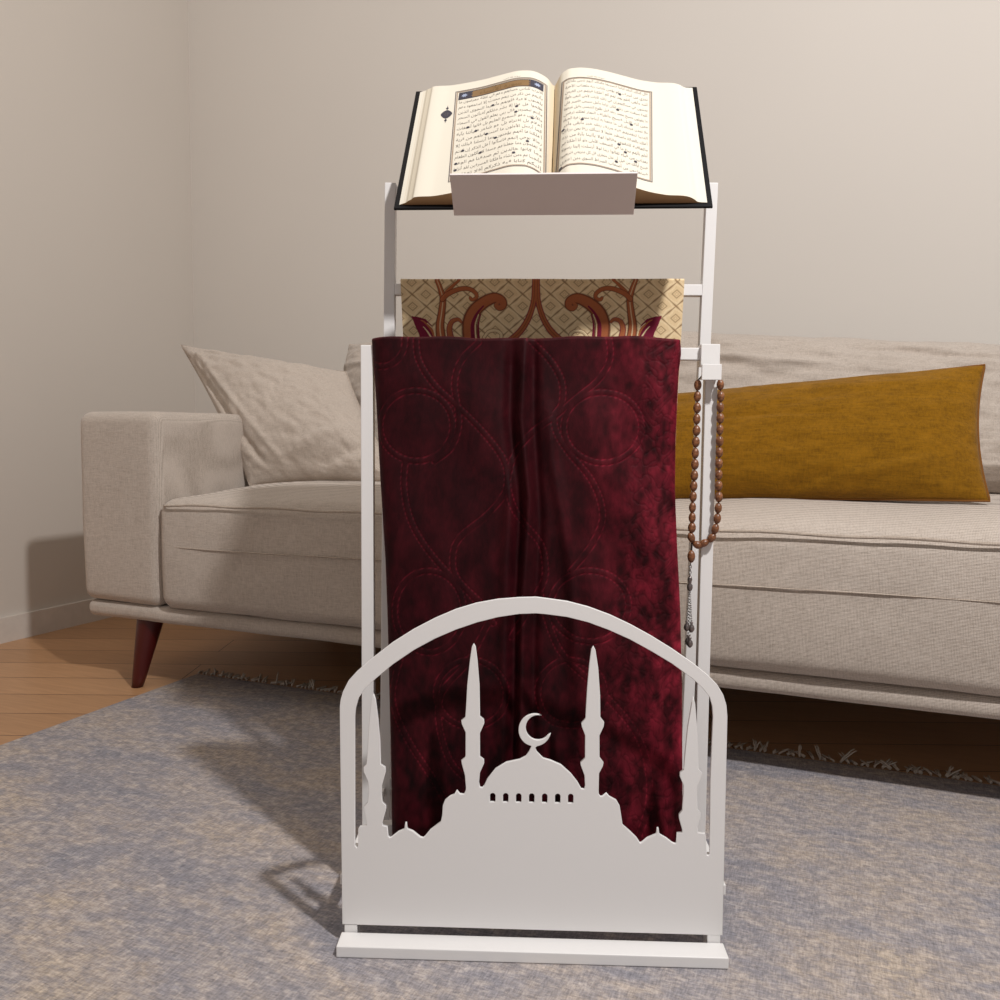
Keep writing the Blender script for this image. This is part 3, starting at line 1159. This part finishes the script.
# left page furniture
rect_strips('page_frame', LF0, LF1, 0, LV0, LV1, .0012, M['grey_ink'], book)
rect_strips('page_frame', LF0, LF1, .0022, LV0 + .0022, LV1 - .0022, .0016, M['brown_rule'], book)
rect_strips('page_frame', RF0, RF1, 0, RV0, RV1, .0012, M['grey_ink'], book)
rect_strips('page_frame', RF0, RF1, .0022, RV0 + .0022, RV1 - .0022, .0016, M['brown_rule'], book)
# illuminated heading band on the left page
bu0, bu1 = float(LF0(LV1 - .012)) + .0045, float(LF1(LV1 - .012)) - .0045
bv1 = LV1 - .0045; bv0 = bv1 - .0175
verts, faces = [], []
fill_patch(verts, faces, bu0, bu1, bv0, bv1, .0003)
band = link('heading_band', mesh_np('heading_band', verts, faces), M['gold'], book, False)
verts, faces = [], []
fill_patch(verts, faces, bu0, bu0 + .0155, bv0, bv1, .00042)
fill_patch(verts, faces, bu1 - .0155, bu1, bv0, bv1, .00042)
fill_patch(verts, faces, bu0, bu1, bv1 - .0012, bv1, .00042)
fill_patch(verts, faces, bu0, bu1, bv0, bv0 + .0012, .00042)
# scalloped inner ends of the cartouche
for sx, uc in ((1, bu0 + .0155), (-1, bu1 - .0155)):
    for i in range(3):
        vc = bv0 + (i + .5) * (bv1 - bv0) / 3
        k = len(verts)
        pts = [(uc, vc)] + [(uc + sx * .004 * math.cos(a), vc + .003 * math.sin(a)) for a in np.linspace(-PI / 2, PI / 2, 7)]
        verts += on_page(np.array([a for a, b in pts]), np.array([b for a, b in pts]), .00042).tolist()
        faces += [(k, k + j, k + j + 1) for j in range(1, 7)]
link('band_ornament', mesh_np('band_ornament', verts, faces), M['dark_ink'], band, False)
pale = simple('pale_blue_ink', (150, 160, 184), .7)
for uc in (bu0 + .008, bu1 - .008):
    vc = (bv0 + bv1) / 2
    rr = [.0048 if j % 2 else .0026 for j in range(16)]
    a = [j * PI / 8 for j in range(16)]
    q = on_page(np.array([uc + r_ * math.cos(t_) for r_, t_ in zip(rr, a)]), np.array([vc + r_ * math.sin(t_) for r_, t_ in zip(rr, a)]), .0006)
    link('rosette', mesh_np('rosette', q.tolist(), [tuple(range(16))]), pale, band, False)
# title in the band
co, fs = text_mesh(' '.join(shape(w) for w in ['سورة', 'الأنبياء'])[::-1])
if len(co):
    x0, x1 = co[:, 0].min(), co[:, 0].max()
    cu_ = (bu0 + bu1) / 2
    q = on_page(cu_ + (co[:, 0] - (x0 + x1) / 2) * .012, (bv0 + bv1) / 2 - .004 + co[:, 1] * .012, .0005)
    link('title', mesh_np('title', q.tolist(), fs), simple('title_ink', (112, 84, 46), .7), band, False)

NLL = 14
lp = (bv0 - LV0 - .004) / NLL
LM = NLL * lp
write_page('page_text', flow(TXT_L, NLL), LF0, LF1, bv0 - .0085, lp, lp * .68, book, M['ink'])
NLR = 15
rp = (RV1 - RV0 - .008) / NLR
write_page('page_text', flow(TXT_R, NLR), RF0, RF1, RV1 - .0105, rp, rp * .68, book, M['ink'])
# running heads
for (uc, v) in (((LU0 + LU1) / 2 + .012, LV1 + .0035), ((RU0 + RU1) / 2 - .012, RV1 + .0035)):
    co, fs = text_mesh(' '.join(shape(w) for w in ['سورة', 'طه', 'الجزء'])[::-1])
    x0, x1 = co[:, 0].min(), co[:, 0].max()
    q = on_page(uc + (co[:, 0] - (x0 + x1) / 2) * .0042, v + co[:, 1] * .0042, .0004)
    link('running_head', mesh_np('running_head', q.tolist(), fs), M['ink'], book, False)
# verse markers
dots = [zl(*p_) for p_ in ((635, 297), (775, 303), (770, 335), (865, 372), (488, 427), (535, 448), (598, 466), (650, 488), (838, 508), (458, 565), (562, 575), (757, 575), (417, 642), (413, 680))] + \
       [zr(*p_) for p_ in ((410, 233), (397, 324), (190, 380), (478, 412), (70, 452), (405, 527), (443, 574), (503, 629), (390, 629), (55, 680))]
for (u, v) in dots:
    if u < 0: u = min(max(u, float(LF0(v)) + .006), float(LF1(v)) - .006)
    else: u = min(max(u, float(RF0(v)) + .006), float(RF1(v)) - .006)
    n = 14
    ang = np.linspace(0, 2 * PI, n, endpoint=False)
    rr = .0021 * (1 + .12 * np.cos(6 * ang))
    q = on_page(u + rr * np.cos(ang), v + rr * np.sin(ang), .0006)
    link('verse_marker', mesh_np('verse_marker', q.tolist(), [tuple(range(n))]), M['dark_ink'], book, False)
# margin medallion
mu, mv = zl(362, 350)
verts, faces = [], []
def poly_on(pts, lift=.0004):
    k = len(verts)
    a = np.array(pts)
    verts.extend(on_page(a[:, 0], a[:, 1], lift).tolist())
    faces.append(tuple(range(k, k + len(pts))))


n = 40
poly_on([(mu + .0078 * math.copysign(abs(math.cos(a)) ** 1.35, math.cos(a)), mv + .0098 * math.copysign(abs(math.sin(a)) ** 1.35, math.sin(a))) for a in np.linspace(0, 2 * PI, n, endpoint=False)])
for s in (1, -1):
    poly_on([(mu + dx, mv + s * dy) for dx, dy in ((-.0012, .0125), (0, .0105), (.0012, .0125), (.0020, .0145), (.0006, .016), (0, .021), (-.0006, .016), (-.0020, .0145))])
md = link('margin_medallion', mesh_np('margin_medallion', verts, faces), M['dark_ink'], book, False)
verts, faces = [], []
for j in range(6):
    a = j * PI / 3
    poly_on([(mu + .0008 * math.cos(a), mv + .0008 * math.sin(a)), (mu + .0030 * math.cos(a + .22), mv + .0030 * math.sin(a + .22)), (mu + .0044 * math.cos(a), mv + .0044 * math.sin(a)), (mu + .0030 * math.cos(a - .22), mv + .0030 * math.sin(a - .22))], .0006)
link('medallion_flower', mesh_np('medallion_flower', verts, faces), M['grey_ink'], md, False)


# ------------------------------------------------------------------ velvet mat over the middle rail
def interp(tab, y):
    ys = np.array([a for a, b in tab]); xs = np.array([b for a, b in tab])
    return np.interp(y, ys, xs)


def pdist(px, py, poly):
    best = np.full(px.shape, 1e9)
    for (x0, y0), (x1, y1) in zip(poly[:-1], poly[1:]):
        dx, dy = x1 - x0, y1 - y0
        t = np.clip(((px - x0) * dx + (py - y0) * dy) / (dx * dx + dy * dy + 1e-9), 0, 1)
        best = np.minimum(best, np.hypot(px - x0 - t * dx, py - y0 - t * dy))
    return best


def smooth_poly(pts, n=8):
    out = []
    P_ = [pts[0]] + list(pts) + [pts[-1]]
    for i in range(1, len(P_) - 2):
        p0, p1, p2, p3 = [np.array(q, float) for q in P_[i - 1:i + 3]]
        for k in range(n):
            t = k / n
            out.append(tuple(.5 * ((2 * p1) + (-p0 + p2) * t + (2 * p0 - 5 * p1 + 4 * p2 - p3) * t ** 2 + (-p0 + 3 * p1 - 3 * p2 + p3) * t ** 3)))
    out.append(tuple(pts[-1]))
    return out


vz = lambda pts: [(350 + .37 * x, 320 + .37 * y) for x, y in pts]
quilt = [
    vz([(180, 40), (187, 110), (230, 180), (290, 235), (350, 290), (400, 350), (425, 400), (430, 460), (450, 520), (490, 570), (520, 610), (530, 660), (525, 710), (480, 790), (440, 860)]),
    vz([(350, 60), (305, 110), (285, 170), (292, 235), (296, 290), (275, 350), (230, 385)]),
    vz([(480, 45), (540, 105), (575, 170), (575, 230), (555, 262), (562, 310), (600, 370), (650, 430), (678, 490), (683, 550), (650, 620), (600, 680)]),
    vz([(700, 40), (705, 110), (670, 170), (610, 220), (560, 260), (500, 300), (450, 360), (430, 420), (420, 470), (370, 530), (300, 590), (280, 640), (290, 700), (350, 760)]),
    vz([(150, 390), (146, 450), (160, 530), (195, 600), (260, 680), (330, 745), (390, 820)]),
]
ell = [(180, 290, 100, 95), (685, 295, 105, 95), (215, 790, 95, 110), (650, 775, 105, 95), (600, 1010, 90, 90), (330, 1010, 95, 90), (90, 60, 60, 70)]
for ex, ey, ea, eb in ell:
    quilt.append(vz([(ex + ea * math.cos(a), ey + eb * math.sin(a)) for a in np.linspace(0, 2 * PI, 40)]))
quilt = [smooth_poly(q, 4) if len(q) < 30 else q for q in quilt]
# more ogees near the bottom
quilt.append(smooth_poly([(400, 660), (392, 700), (408, 740), (440, 790), (460, 840), (455, 900)], 6))
quilt.append(smooth_poly([(540, 590), (560, 650), (600, 690), (640, 740), (650, 800), (630, 860)], 6))
quilt.append(smooth_poly([(500, 600), (470, 660), (440, 700), (450, 760), (490, 800), (520, 860)], 6))

Lt = [(336, 370), (400, 374.5), (480, 379), (560, 384), (640, 386.5), (740, 389.5), (840, 391), (930, 392)]
Rt = [(336, 681.5), (352, 682.5), (372, 680), (400, 678.5), (440, 677), (490, 676.5), (560, 679), (620, 682), (680, 683.5), (840, 684), (930, 684)]
NU, NV = 440, 640
vv = np.linspace(0, 1, NV)
PYrow = 341 + (900 - 341) * vv                      # nominal picture rows of the front drape
front = np.empty((NV, NU, 3))
PX = np.empty((NV, NU)); PY = np.empty((NV, NU))
sag = lambda s: 0.0
def front_y(v):
    return YM - .0175 - .040 * np.minimum(1, v * 1.15) ** 1.25


for r_i, (v, py) in enumerate(zip(vv, PYrow)):
    yl = float(front_y(v))
    a = SL(float(interp(Lt, py)), py, yl); b = SL(float(interp(Rt, py)), py, yl)
    s = np.linspace(0, 1, NU)
    front[r_i, :, 0] = a.x + (b.x - a.x) * s
    front[r_i, :, 1] = yl
    front[r_i, :, 2] = a.z + (b.z - a.z) * s + .0016 * (1 - v) * (np.sin(s * 9 + .6) + .4 * np.sin(s * 31)) + .002 * (1 - v) * (1 - (2 * s - 1) ** 2)
    PX[r_i] = interp(Lt, py) + (interp(Rt, py) - interp(Lt, py)) * s
    PY[r_i] = py
# out-of-plane relief (towards the viewer = positive)
rel = np.zeros((NV, NU))
dmin = np.full((NV, NU), 1e9)
for q in quilt:
    dmin = np.minimum(dmin, pdist(PX, PY, q))
groove = np.exp(-((dmin - 3.0) / .62) ** 2) * (.55 + .45 * np.sin(PX * .9 + PY * 1.1))
rel -= .0006 * groove
rel += .0010 * np.clip(dmin / 25, 0, 1) ** .7
rel += .0004 * np.exp(-(dmin / 2.2) ** 2)
# hanging folds down the middle
def fold(x_tab, width, amp, y0, y1):
    x = interp(x_tab, PY)
    e = np.clip((PY - y0) / 40, 0, 1) * np.clip((y1 - PY) / 60, 0, 1)
    return amp * np.exp(-((PX - x) / width) ** 2) * e


rel += fold([(338, 526), (420, 522), (500, 530), (600, 523), (900, 520)], 4.5, .0060, 325, 1200)
rel += fold([(338, 513), (420, 511), (520, 520), (640, 515), (900, 512)], 6, -.0085, 325, 1200)
rel += fold([(338, 535), (420, 535), (520, 541), (640, 535), (900, 532)], 5, -.0060, 325, 1200)
rel += fold([(380, 548), (460, 553), (560, 570), (700, 578)], 6, .0042, 400, 700)
rel += fold([(460, 515), (560, 507), (700, 505), (900, 500)], 6, .0045, 450, 1200)
rel += fold([(560, 560), (700, 566), (900, 560)], 11, -.0045, 540, 1200)
rel += fold([(560, 590), (700, 597), (900, 600)], 16, .003, 540, 1200)
# soft large undulation and crush
nz = np.array([[mnoise.noise(Vector((x_ * .02, y_ * .012, 0))) for x_ in PX[0, ::8]] for y_ in PY[::8, 0]])
nz = np.repeat(np.repeat(nz, 8, 0), 8, 1)[:NV, :NU]
ker = np.ones(17) / 17
for ax in (0, 1):
    for _ in range(2):
        nz = np.apply_along_axis(lambda m_: np.convolve(np.pad(m_, 8, mode='edge'), ker, mode='valid'), ax, nz)
rel += .0035 * nz
# embossed flower border on the right side and lower part
mask = np.clip((PX - (640 - .12 * (PY - 338) + 0)) / 14, 0, 1)
mask = np.maximum(mask, np.clip((PY - 690) / 60, 0, 1) * np.clip((PX - 560) / 20, 0, 1))
wx = PX + 5 * np.sin(PY * .11) + 3 * np.sin(PY * .23 + PX * .05)
wy = PY + 5 * np.sin(PX * .13 + 1) + 3 * np.sin(PX * .27 + PY * .07)
fl = np.sin(wx * .24 + 1.1 * np.sin(wy * .16)) * np.sin(wy * .21) + .55 * np.sin(wx * .5 + 1.5 * np.sin(wy * .2)) * np.sin(wy * .41)
emb = np.abs(fl)
lines = np.exp(-(fl / .16) ** 2) * mask
rel -= .0005 * lines
# rounded edge at both sides
es = np.minimum(np.linspace(0, 1, NU), 1 - np.linspace(0, 1, NU)) * 310
rel -= (.010 * np.exp(-(es / 5.0)))[None, :]
front[..., 1] -= rel
# colour modulation attribute
edge_l = (1 - .45 * np.exp(-((PX - 380) / 35) ** 2))
tone = .62 + .0 * PX
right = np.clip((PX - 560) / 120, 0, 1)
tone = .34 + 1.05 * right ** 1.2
def vnoise(sx_, sy_, seed_):
    small = np.array([[mnoise.noise(Vector((x_ * sx_, y_ * sy_, seed_))) for x_ in PX[0, ::3]] for y_ in PY[::3, 0]])
    b_ = np.repeat(np.repeat(small, 3, 0), 3, 1)
    b_ = np.pad(b_, ((0, max(0, NV - b_.shape[0])), (0, max(0, NU - b_.shape[1]))), mode='edge')[:NV, :NU]
    k3 = np.ones(5) / 5
    for ax_ in (0, 1):
        b_ = np.apply_along_axis(lambda m_: np.convolve(np.pad(m_, 2, mode='edge'), k3, mode='valid'), ax_, b_)
    return b_
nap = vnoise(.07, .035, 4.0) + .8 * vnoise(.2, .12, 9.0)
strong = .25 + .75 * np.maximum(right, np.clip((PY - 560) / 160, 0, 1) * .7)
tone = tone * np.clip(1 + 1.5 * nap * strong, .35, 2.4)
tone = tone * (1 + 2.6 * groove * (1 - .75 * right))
tone = tone * (1 - .32 * lines)
# over the rail and down the back
tops = []
nb = 14
zt = front[0, :, 2].copy()
yf = front[0, :, 1].copy()
rb_ = .5 * ((YM + .016) - yf)
arcs = []
for k in range(1, nb + 1):
    a = PI * k / nb
    yy = yf + rb_ * (1 - math.cos(a))
    zz = zt + .004 * math.sin(a) + .0004
    arcs.append(np.stack([front[0, :, 0], yy, zz], -1))
back = []
for k in range(1, 40):
    zz = zt - (zt - .14) * k / 39
    back.append(np.stack([front[0, :, 0] * (1 - .10 * min(1, k / 10)) + .004, np.full(NU, YM + .016) + .004 * np.sin(k * .3), zz], -1))
allrows = np.concatenate([np.array(back)[::-1], np.array(arcs)[::-1], front], 0)
# little waves along the top edge
me = grid_mesh('velvet_prayer_mat', allrows, flip=True)
cc = np.ones((allrows.shape[0], NU, 3)) * .8
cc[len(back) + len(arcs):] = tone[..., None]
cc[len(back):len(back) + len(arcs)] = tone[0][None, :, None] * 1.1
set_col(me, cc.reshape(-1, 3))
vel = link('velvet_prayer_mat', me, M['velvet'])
vel.matrix_world = ST_M
tag(vel, 'burgundy velvet prayer mat with quilted curves hanging over the middle rail of the stand', 'prayer mat')
so = vel.modifiers.new('thickness', 'SOLIDIFY')
so.thickness = .004
so.offset = -1

# ------------------------------------------------------------------ brocade mat over the rear rail
bz = lambda pts, s=.17, ox=375, oy=265: [(ox + s * x, oy + s * y) for x, y in pts]
xs = np.concatenate([np.linspace(400.5, 684.5, 640)])
ys = np.concatenate([np.arange(280.3, 348, .45), np.arange(349, 640, 3.0)])
BX, BY = np.meshgrid(xs, ys)
ybro = YRC - T / 2 - .0055
Pb = np.empty(BX.shape + (3,))
for i, y in enumerate(ys):
    a = SL(400.5 + .035 * (y - 280), y, ybro); b = SL(684.5 - .045 * (y - 280), y, ybro)
    s = (xs - xs[0]) / (xs[-1] - xs[0])
    Pb[i, :, 0] = a.x + (b.x - a.x) * s
    Pb[i, :, 1] = ybro - .0015 * np.sin((xs - 400) * .045 + y * .01) + .0008 * np.sin(xs * .11) + .00009 * (y - 280)
    Pb[i, :, 2] = a.z + (b.z - a.z) * s
cen = 536.8
mx = cen - np.abs(BX - cen)                      # mirrored coordinate
my = BY.copy()
ground = np.array(srgb(226, 200, 158)[:3])
colb = np.tile(ground, BX.shape + (1,))
# ogee lattice with concentric diamonds
A_, B_ = 28.0, 24.0
lx = (BX - 411.5) / A_ ; ly = (BY - 294) / B_
cu1 = lx + .035 * np.sin(ly * 4 * PI); cu2 = ly + .035 * np.sin(lx * 4 * PI)
da = cu1 + cu2; db = cu1 - cu2
fa = np.abs((da + .5) % 1 - .5); fb = np.abs((db + .5) % 1 - .5)
# cell coordinates for diamonds between the lines
ca = ((lx + ly) % 1) - .5; cb = ((lx - ly) % 1) - .5
inner = np.maximum(np.abs(ca), np.abs(cb))
line = np.minimum(fa, fb)
lat = np.exp(-(line / .028) ** 2)
ring = np.exp(-((inner - .17) / .028) ** 2) * .65
rings2 = np.exp(-((inner - .07) / .022) ** 2) * .3
latc = np.array(srgb(112, 78, 48)[:3])
k = np.clip(lat * .85 + ring + rings2, 0, .9)[..., None]
colb = colb * (1 - k) + latc * k
hl = np.clip(np.exp(-((line - .10) / .04) ** 2) * .35, 0, 1)[..., None]
colb = colb * (1 - hl) + np.array(srgb(246, 228, 192)[:3]) * hl
relb = np.zeros(BX.shape)


def stroke(pts, w0, w1, col, edge=None, core=None, corew=.35):
    global colb, relb
    pts = smooth_poly(bz(pts), 6)
    n = len(pts)
    best = np.full(BX.shape, 1e9)
    for i in range(n - 1):
        (x0, y0), (x1, y1) = pts[i], pts[i + 1]
        w = (w0 + (w1 - w0) * i / (n - 1)) * .17 / 2
        dx, dy = x1 - x0, y1 - y0
        t = np.clip(((mx - x0) * dx + (my - y0) * dy) / (dx * dx + dy * dy + 1e-9), 0, 1)
        best = np.minimum(best, np.hypot(mx - x0 - t * dx, my - y0 - t * dy) / w)
    if edge is not None:
        m_ = np.clip((1.35 - best) / .25, 0, 1)[..., None]
        colb = colb * (1 - m_) + np.array(srgb(*edge)[:3]) * m_
    m_ = np.clip((1.0 - best) / .2, 0, 1)[..., None]
    colb = colb * (1 - m_) + np.array(srgb(*col)[:3]) * m_
    relb += .0005 * np.clip(1.2 - best, 0, 1)
    if core is not None:
        m_ = np.clip((corew - best) / .2, 0, 1)[..., None]
        colb = colb * (1 - m_) + np.array(srgb(*core)[:3]) * m_


OR, MG, BRN, CR = (170, 98, 62), (120, 26, 54), (112, 62, 42), (226, 204, 164)
stroke([(500, 88), (470, 112), (430, 150), (400, 185)], 12, 24, OR, BRN)
stroke([(365, 85), (385, 140), (398, 200), (388, 280), (376, 350), (380, 420), (400, 520)], 22, 56, OR, BRN, CR, .22)
stroke([(395, 200), (430, 168), (500, 140), (558, 140), (595, 165), (597, 192), (572, 203), (562, 192)], 28, 16, OR, BRN)
stroke([(560, 440), (556, 340), (586, 268), (645, 218), (705, 194), (748, 208), (757, 236), (735, 252), (715, 236), (728, 222)], 84, 14, OR, BRN)
stroke([(575, 440), (572, 350), (600, 285), (640, 240)], 30, 8, MG)
stroke([(610, 440), (607, 350), (622, 290)], 16, 6, MG)
stroke([(592, 440), (590, 350), (610, 290)], 10, 5, CR)
stroke([(440, 430), (432, 375), (448, 332), (484, 318), (504, 332)], 34, 14, OR, MG)
stroke([(640, 425), (668, 392), (710, 384), (742, 402), (745, 430)], 18, 18, CR, BRN)
stroke([(944, 60), (943, 130), (940, 200), (925, 265), (898, 330), (855, 392), (790, 450)], 24, 34, OR, MG, BRN, .2)
# pointed leaf
leaf = bz([(205, 298), (245, 302), (290, 315), (325, 350), (345, 395), (352, 440), (255, 440), (245, 400), (225, 355)])
def inside(px, py, poly):
    r_ = np.zeros(px.shape, bool)
    n = len(poly)
    for i in range(n):
        x0, y0 = poly[i]; x1, y1 = poly[(i + 1) % n]
        c = ((y0 > py) != (y1 > py)) & (px < (x1 - x0) * (py - y0) / (y1 - y0 + 1e-12) + x0)
        r_ ^= c
    return r_
m_ = inside(mx, my, leaf)
colb[m_] = np.array(srgb(*MG)[:3])
stroke([(350, 440), (325, 380), (285, 335), (262, 322)], 20, 5, OR)
stroke([(330, 440), (300, 390), (275, 360)], 12, 4, CR)
stroke([(345, 415), (335, 375), (300, 340)], 8, 4, CR)
# repeat the scrolls lower down, where the front mat hides them
low = BY > 345
colb[low] = colb[low]
Pb[..., 1] -= relb
rows = [Pb]
# over the rail and down the back
arc_rows = []
for k_ in range(1, 9):
    a = PI * k_ / 8
    arc_rows.append(np.stack([Pb[0, :, 0], Pb[0, :, 1] + .0118 * (1 - math.cos(a)), Pb[0, :, 2] + .0035 * math.sin(a)], -1))
back_rows = [np.stack([Pb[0, :, 0], Pb[0, :, 1] + .0236 + .001 * k_, Pb[0, :, 2] - .012 * k_], -1) for k_ in range(1, 30)]
allb = np.concatenate([np.array(back_rows)[::-1], np.array(arc_rows)[::-1], Pb], 0)
me = grid_mesh('brocade_prayer_mat', allb, flip=True)
cb_ = np.tile(ground, (allb.shape[0], allb.shape[1], 1))
cb_[-Pb.shape[0]:] = colb
cb_[len(back_rows):len(back_rows) + 8] = colb[0][None]
set_col(me, cb_.reshape(-1, 3))
bro = link('brocade_prayer_mat', me, M['brocade'])
bro.matrix_world = ST_M
tag(bro, 'cream brocade prayer mat with rust and burgundy scrolls hanging over the rear rail', 'prayer mat')
so = bro.modifiers.new('thickness', 'SOLIDIFY')
so.thickness = .0018
so.offset = -1

# ------------------------------------------------------------------ prayer beads on the hook
YB = YM - .0150
bpts = [(195, 112), (196, 150), (194, 185), (194, 220), (193, 257), (192, 294), (191, 330), (190, 366), (190, 402), (189, 438), (190, 474), (188, 510), (185, 544), (178, 577), (167, 606), (142, 623), (122, 629),
        (101, 605), (103, 573), (104, 541), (105, 508), (107, 473), (109, 439), (111, 405), (113, 369), (114, 333), (116, 297), (118, 260), (119, 223), (120, 187), (121, 150), (122, 113)]
bw = [SL(660 + x / 3.23, 350 + y / 3.226, YB) for x, y in bpts]
beads = empty('prayer_beads')
top = (bw[0] + bw[-1]) / 2
orig = Vector((top.x, YB, hook_z))
beads.matrix_world = ST_M @ Matrix.Translation(orig)
tag(beads, 'string of brown wooden prayer beads with a silver tassel hanging from the stand hook', 'prayer beads')


def bead_bm(rx, rz):
    bm = bmesh.new()
    bmesh.ops.create_uvsphere(bm, u_segments=14, v_segments=10, radius=1)
    for v in bm.verts:
        z = v.co.z
        k = (1 - .12 * abs(z) ** 3)
        v.co = Vector((v.co.x * rx * k, v.co.y * rx * k, z * rz))
    return bm


b0 = None
for i, q in enumerate(bw):
    a = bw[max(0, i - 1)]; b = bw[min(len(bw) - 1, i + 1)]
    t = (b - a).normalized()
    if b0 is None:
        b0 = bm_to('bead', bead_bm(.0046, .0067), M['bead'], beads, True); o = b0
    else:
        o = b0.copy(); COL.objects.link(o); o.parent = beads
    o.location = q - orig + Vector((0, random.uniform(-.0004, .0004), 0))
    o.rotation_mode = 'QUATERNION'
    o.rotation_quaternion = t.to_track_quat('Z', 'Y')
    s = random.uniform(.94, 1.06)
    o.scale = (s, s, 1)
bm = bmesh.new()
hz = hook_z + .0052
pts = [q - orig for q in bw]
hk = [Vector((bw[-1].x + .001, YM - .0150, hz - .004)) - orig, Vector((bw[-1].x + .004, YM - .0150, hz)) - orig, Vector((bw[0].x - .004, YM - .0150, hz)) - orig, Vector((bw[0].x - .001, YM - .0150, hz - .004)) - orig]
tube(bm, pts + hk, .0008, 6, closed=True)
bm_to('cord', bm, M['cord'], beads, True)
# long end bead, chain and tassel
def bpt(x, y, dy=0): return SL(660 + x / 3.23, 350 + y / 3.226, YB + dy) - orig
kb = bm_to('end_bead', bead_bm(.0047, .0078), M['bead'], beads, True)
kb.location = bpt(101, 666)
bm = bmesh.new()
jb = bpt(102, 636)
tube(bm, [bpt(104, 612), jb, bpt(101, 655)], .0012, 6)
bm_to('cord', bm, M['cord'], beads, True)
bm = bmesh.new()
# small links
for i in range(5):
    c = bpt(98.5 - .4 * i, 690 + i * 9)
    ring = [(c + Vector((.0013 * math.cos(a), 0, .0022 * math.sin(a)))) if i % 2 else (c + Vector((0, .0013 * math.cos(a), .0022 * math.sin(a)))) for a in np.linspace(0, 2 * PI, 12, endpoint=False)]
    tube(bm, ring, .0005, 5, closed=True)
bm_to('chain', bm, M['silver'], beads, True)
# cap: turned silver bell
bm = bmesh.new()
c0, c1 = bpt(97, 728), bpt(96, 778)
prof_ = [(0, .0008), (.12, .0022), (.25, .0030), (.38, .0022), (.5, .0018), (.62, .0034), (.8, .0036), (.92, .0026), (1, .0012)]
tube(bm, [c0.lerp(c1, a) for a, b in prof_], [b for a, b in prof_], 12)
bm_to('tassel_cap', bm, M['pewter'], beads, True)
for (x0, x1, y1, dy) in ((94, 87, 872, 0), (97, 102, 876, -.001), (96, 97, 925, -.002), (95, 91, 918, .001)):
    bm = bmesh.new()
    a, b = bpt(x0, 778), bpt(x1, y1, dy)
    for i in range(14):
        c = a.lerp(b, (i + .5) / 14)
        bmesh.ops.create_icosphere(bm, subdivisions=1, radius=.0011, matrix=Matrix.Translation(c))
    strand = bm_to('tassel_strand', bm, M['silver'], beads, True)
    bm = bmesh.new()
    pr = [(0, .0006), (.1, .0022), (.25, .0012), (.4, .0030), (.65, .0039), (.85, .0030), (1, .0008)]
    e = b + Vector((0, 0, -.0135))
    tube(bm, [b.lerp(e, a_) for a_, r_ in pr], [r_ for a_, r_ in pr], 12)
    bm_to('tassel_weight', bm, M['pewter'], strand, True)

# ------------------------------------------------------------------ light
def area(name, loc, target, size, power, col):
    d = bpy.data.lights.new(name, 'AREA')
    d.shape = 'DISK'; d.size = size; d.energy = power; d.color = col
    o = bpy.data.objects.new(name, d)
    o.location = loc
    o.rotation_euler = (Vector(target) - Vector(loc)).to_track_quat('-Z', 'Y').to_euler()
    COL.objects.link(o)
    return o


pl = bpy.data.lights.new('lamp_light', 'POINT')
pl.energy = 165
pl.shadow_soft_size = .05
pl.color = (1.0, .975, .955)
po = bpy.data.objects.new('lamp_light', pl)
po.location = (.70, .015, 2.12)
COL.objects.link(po)
area('warm_left_fill', (-1.0, 1.2, 2.6), (-.7, 2.0, .3), 1.4, 7, (1.0, .86, .72))  # added warm fill from the left, not a lamp of the room

w = bpy.data.worlds.new('world')
SC.world = w
w.use_nodes = True
bg = w.node_tree.nodes['Background']
bg.inputs[0].default_value = (1.0, .955, .92, 1)
bg.inputs[1].default_value = .29

SC.view_settings.view_transform = 'Standard'
SC.view_settings.look = 'None'
SC.view_settings.exposure = 0
SC.view_settings.gamma = 1
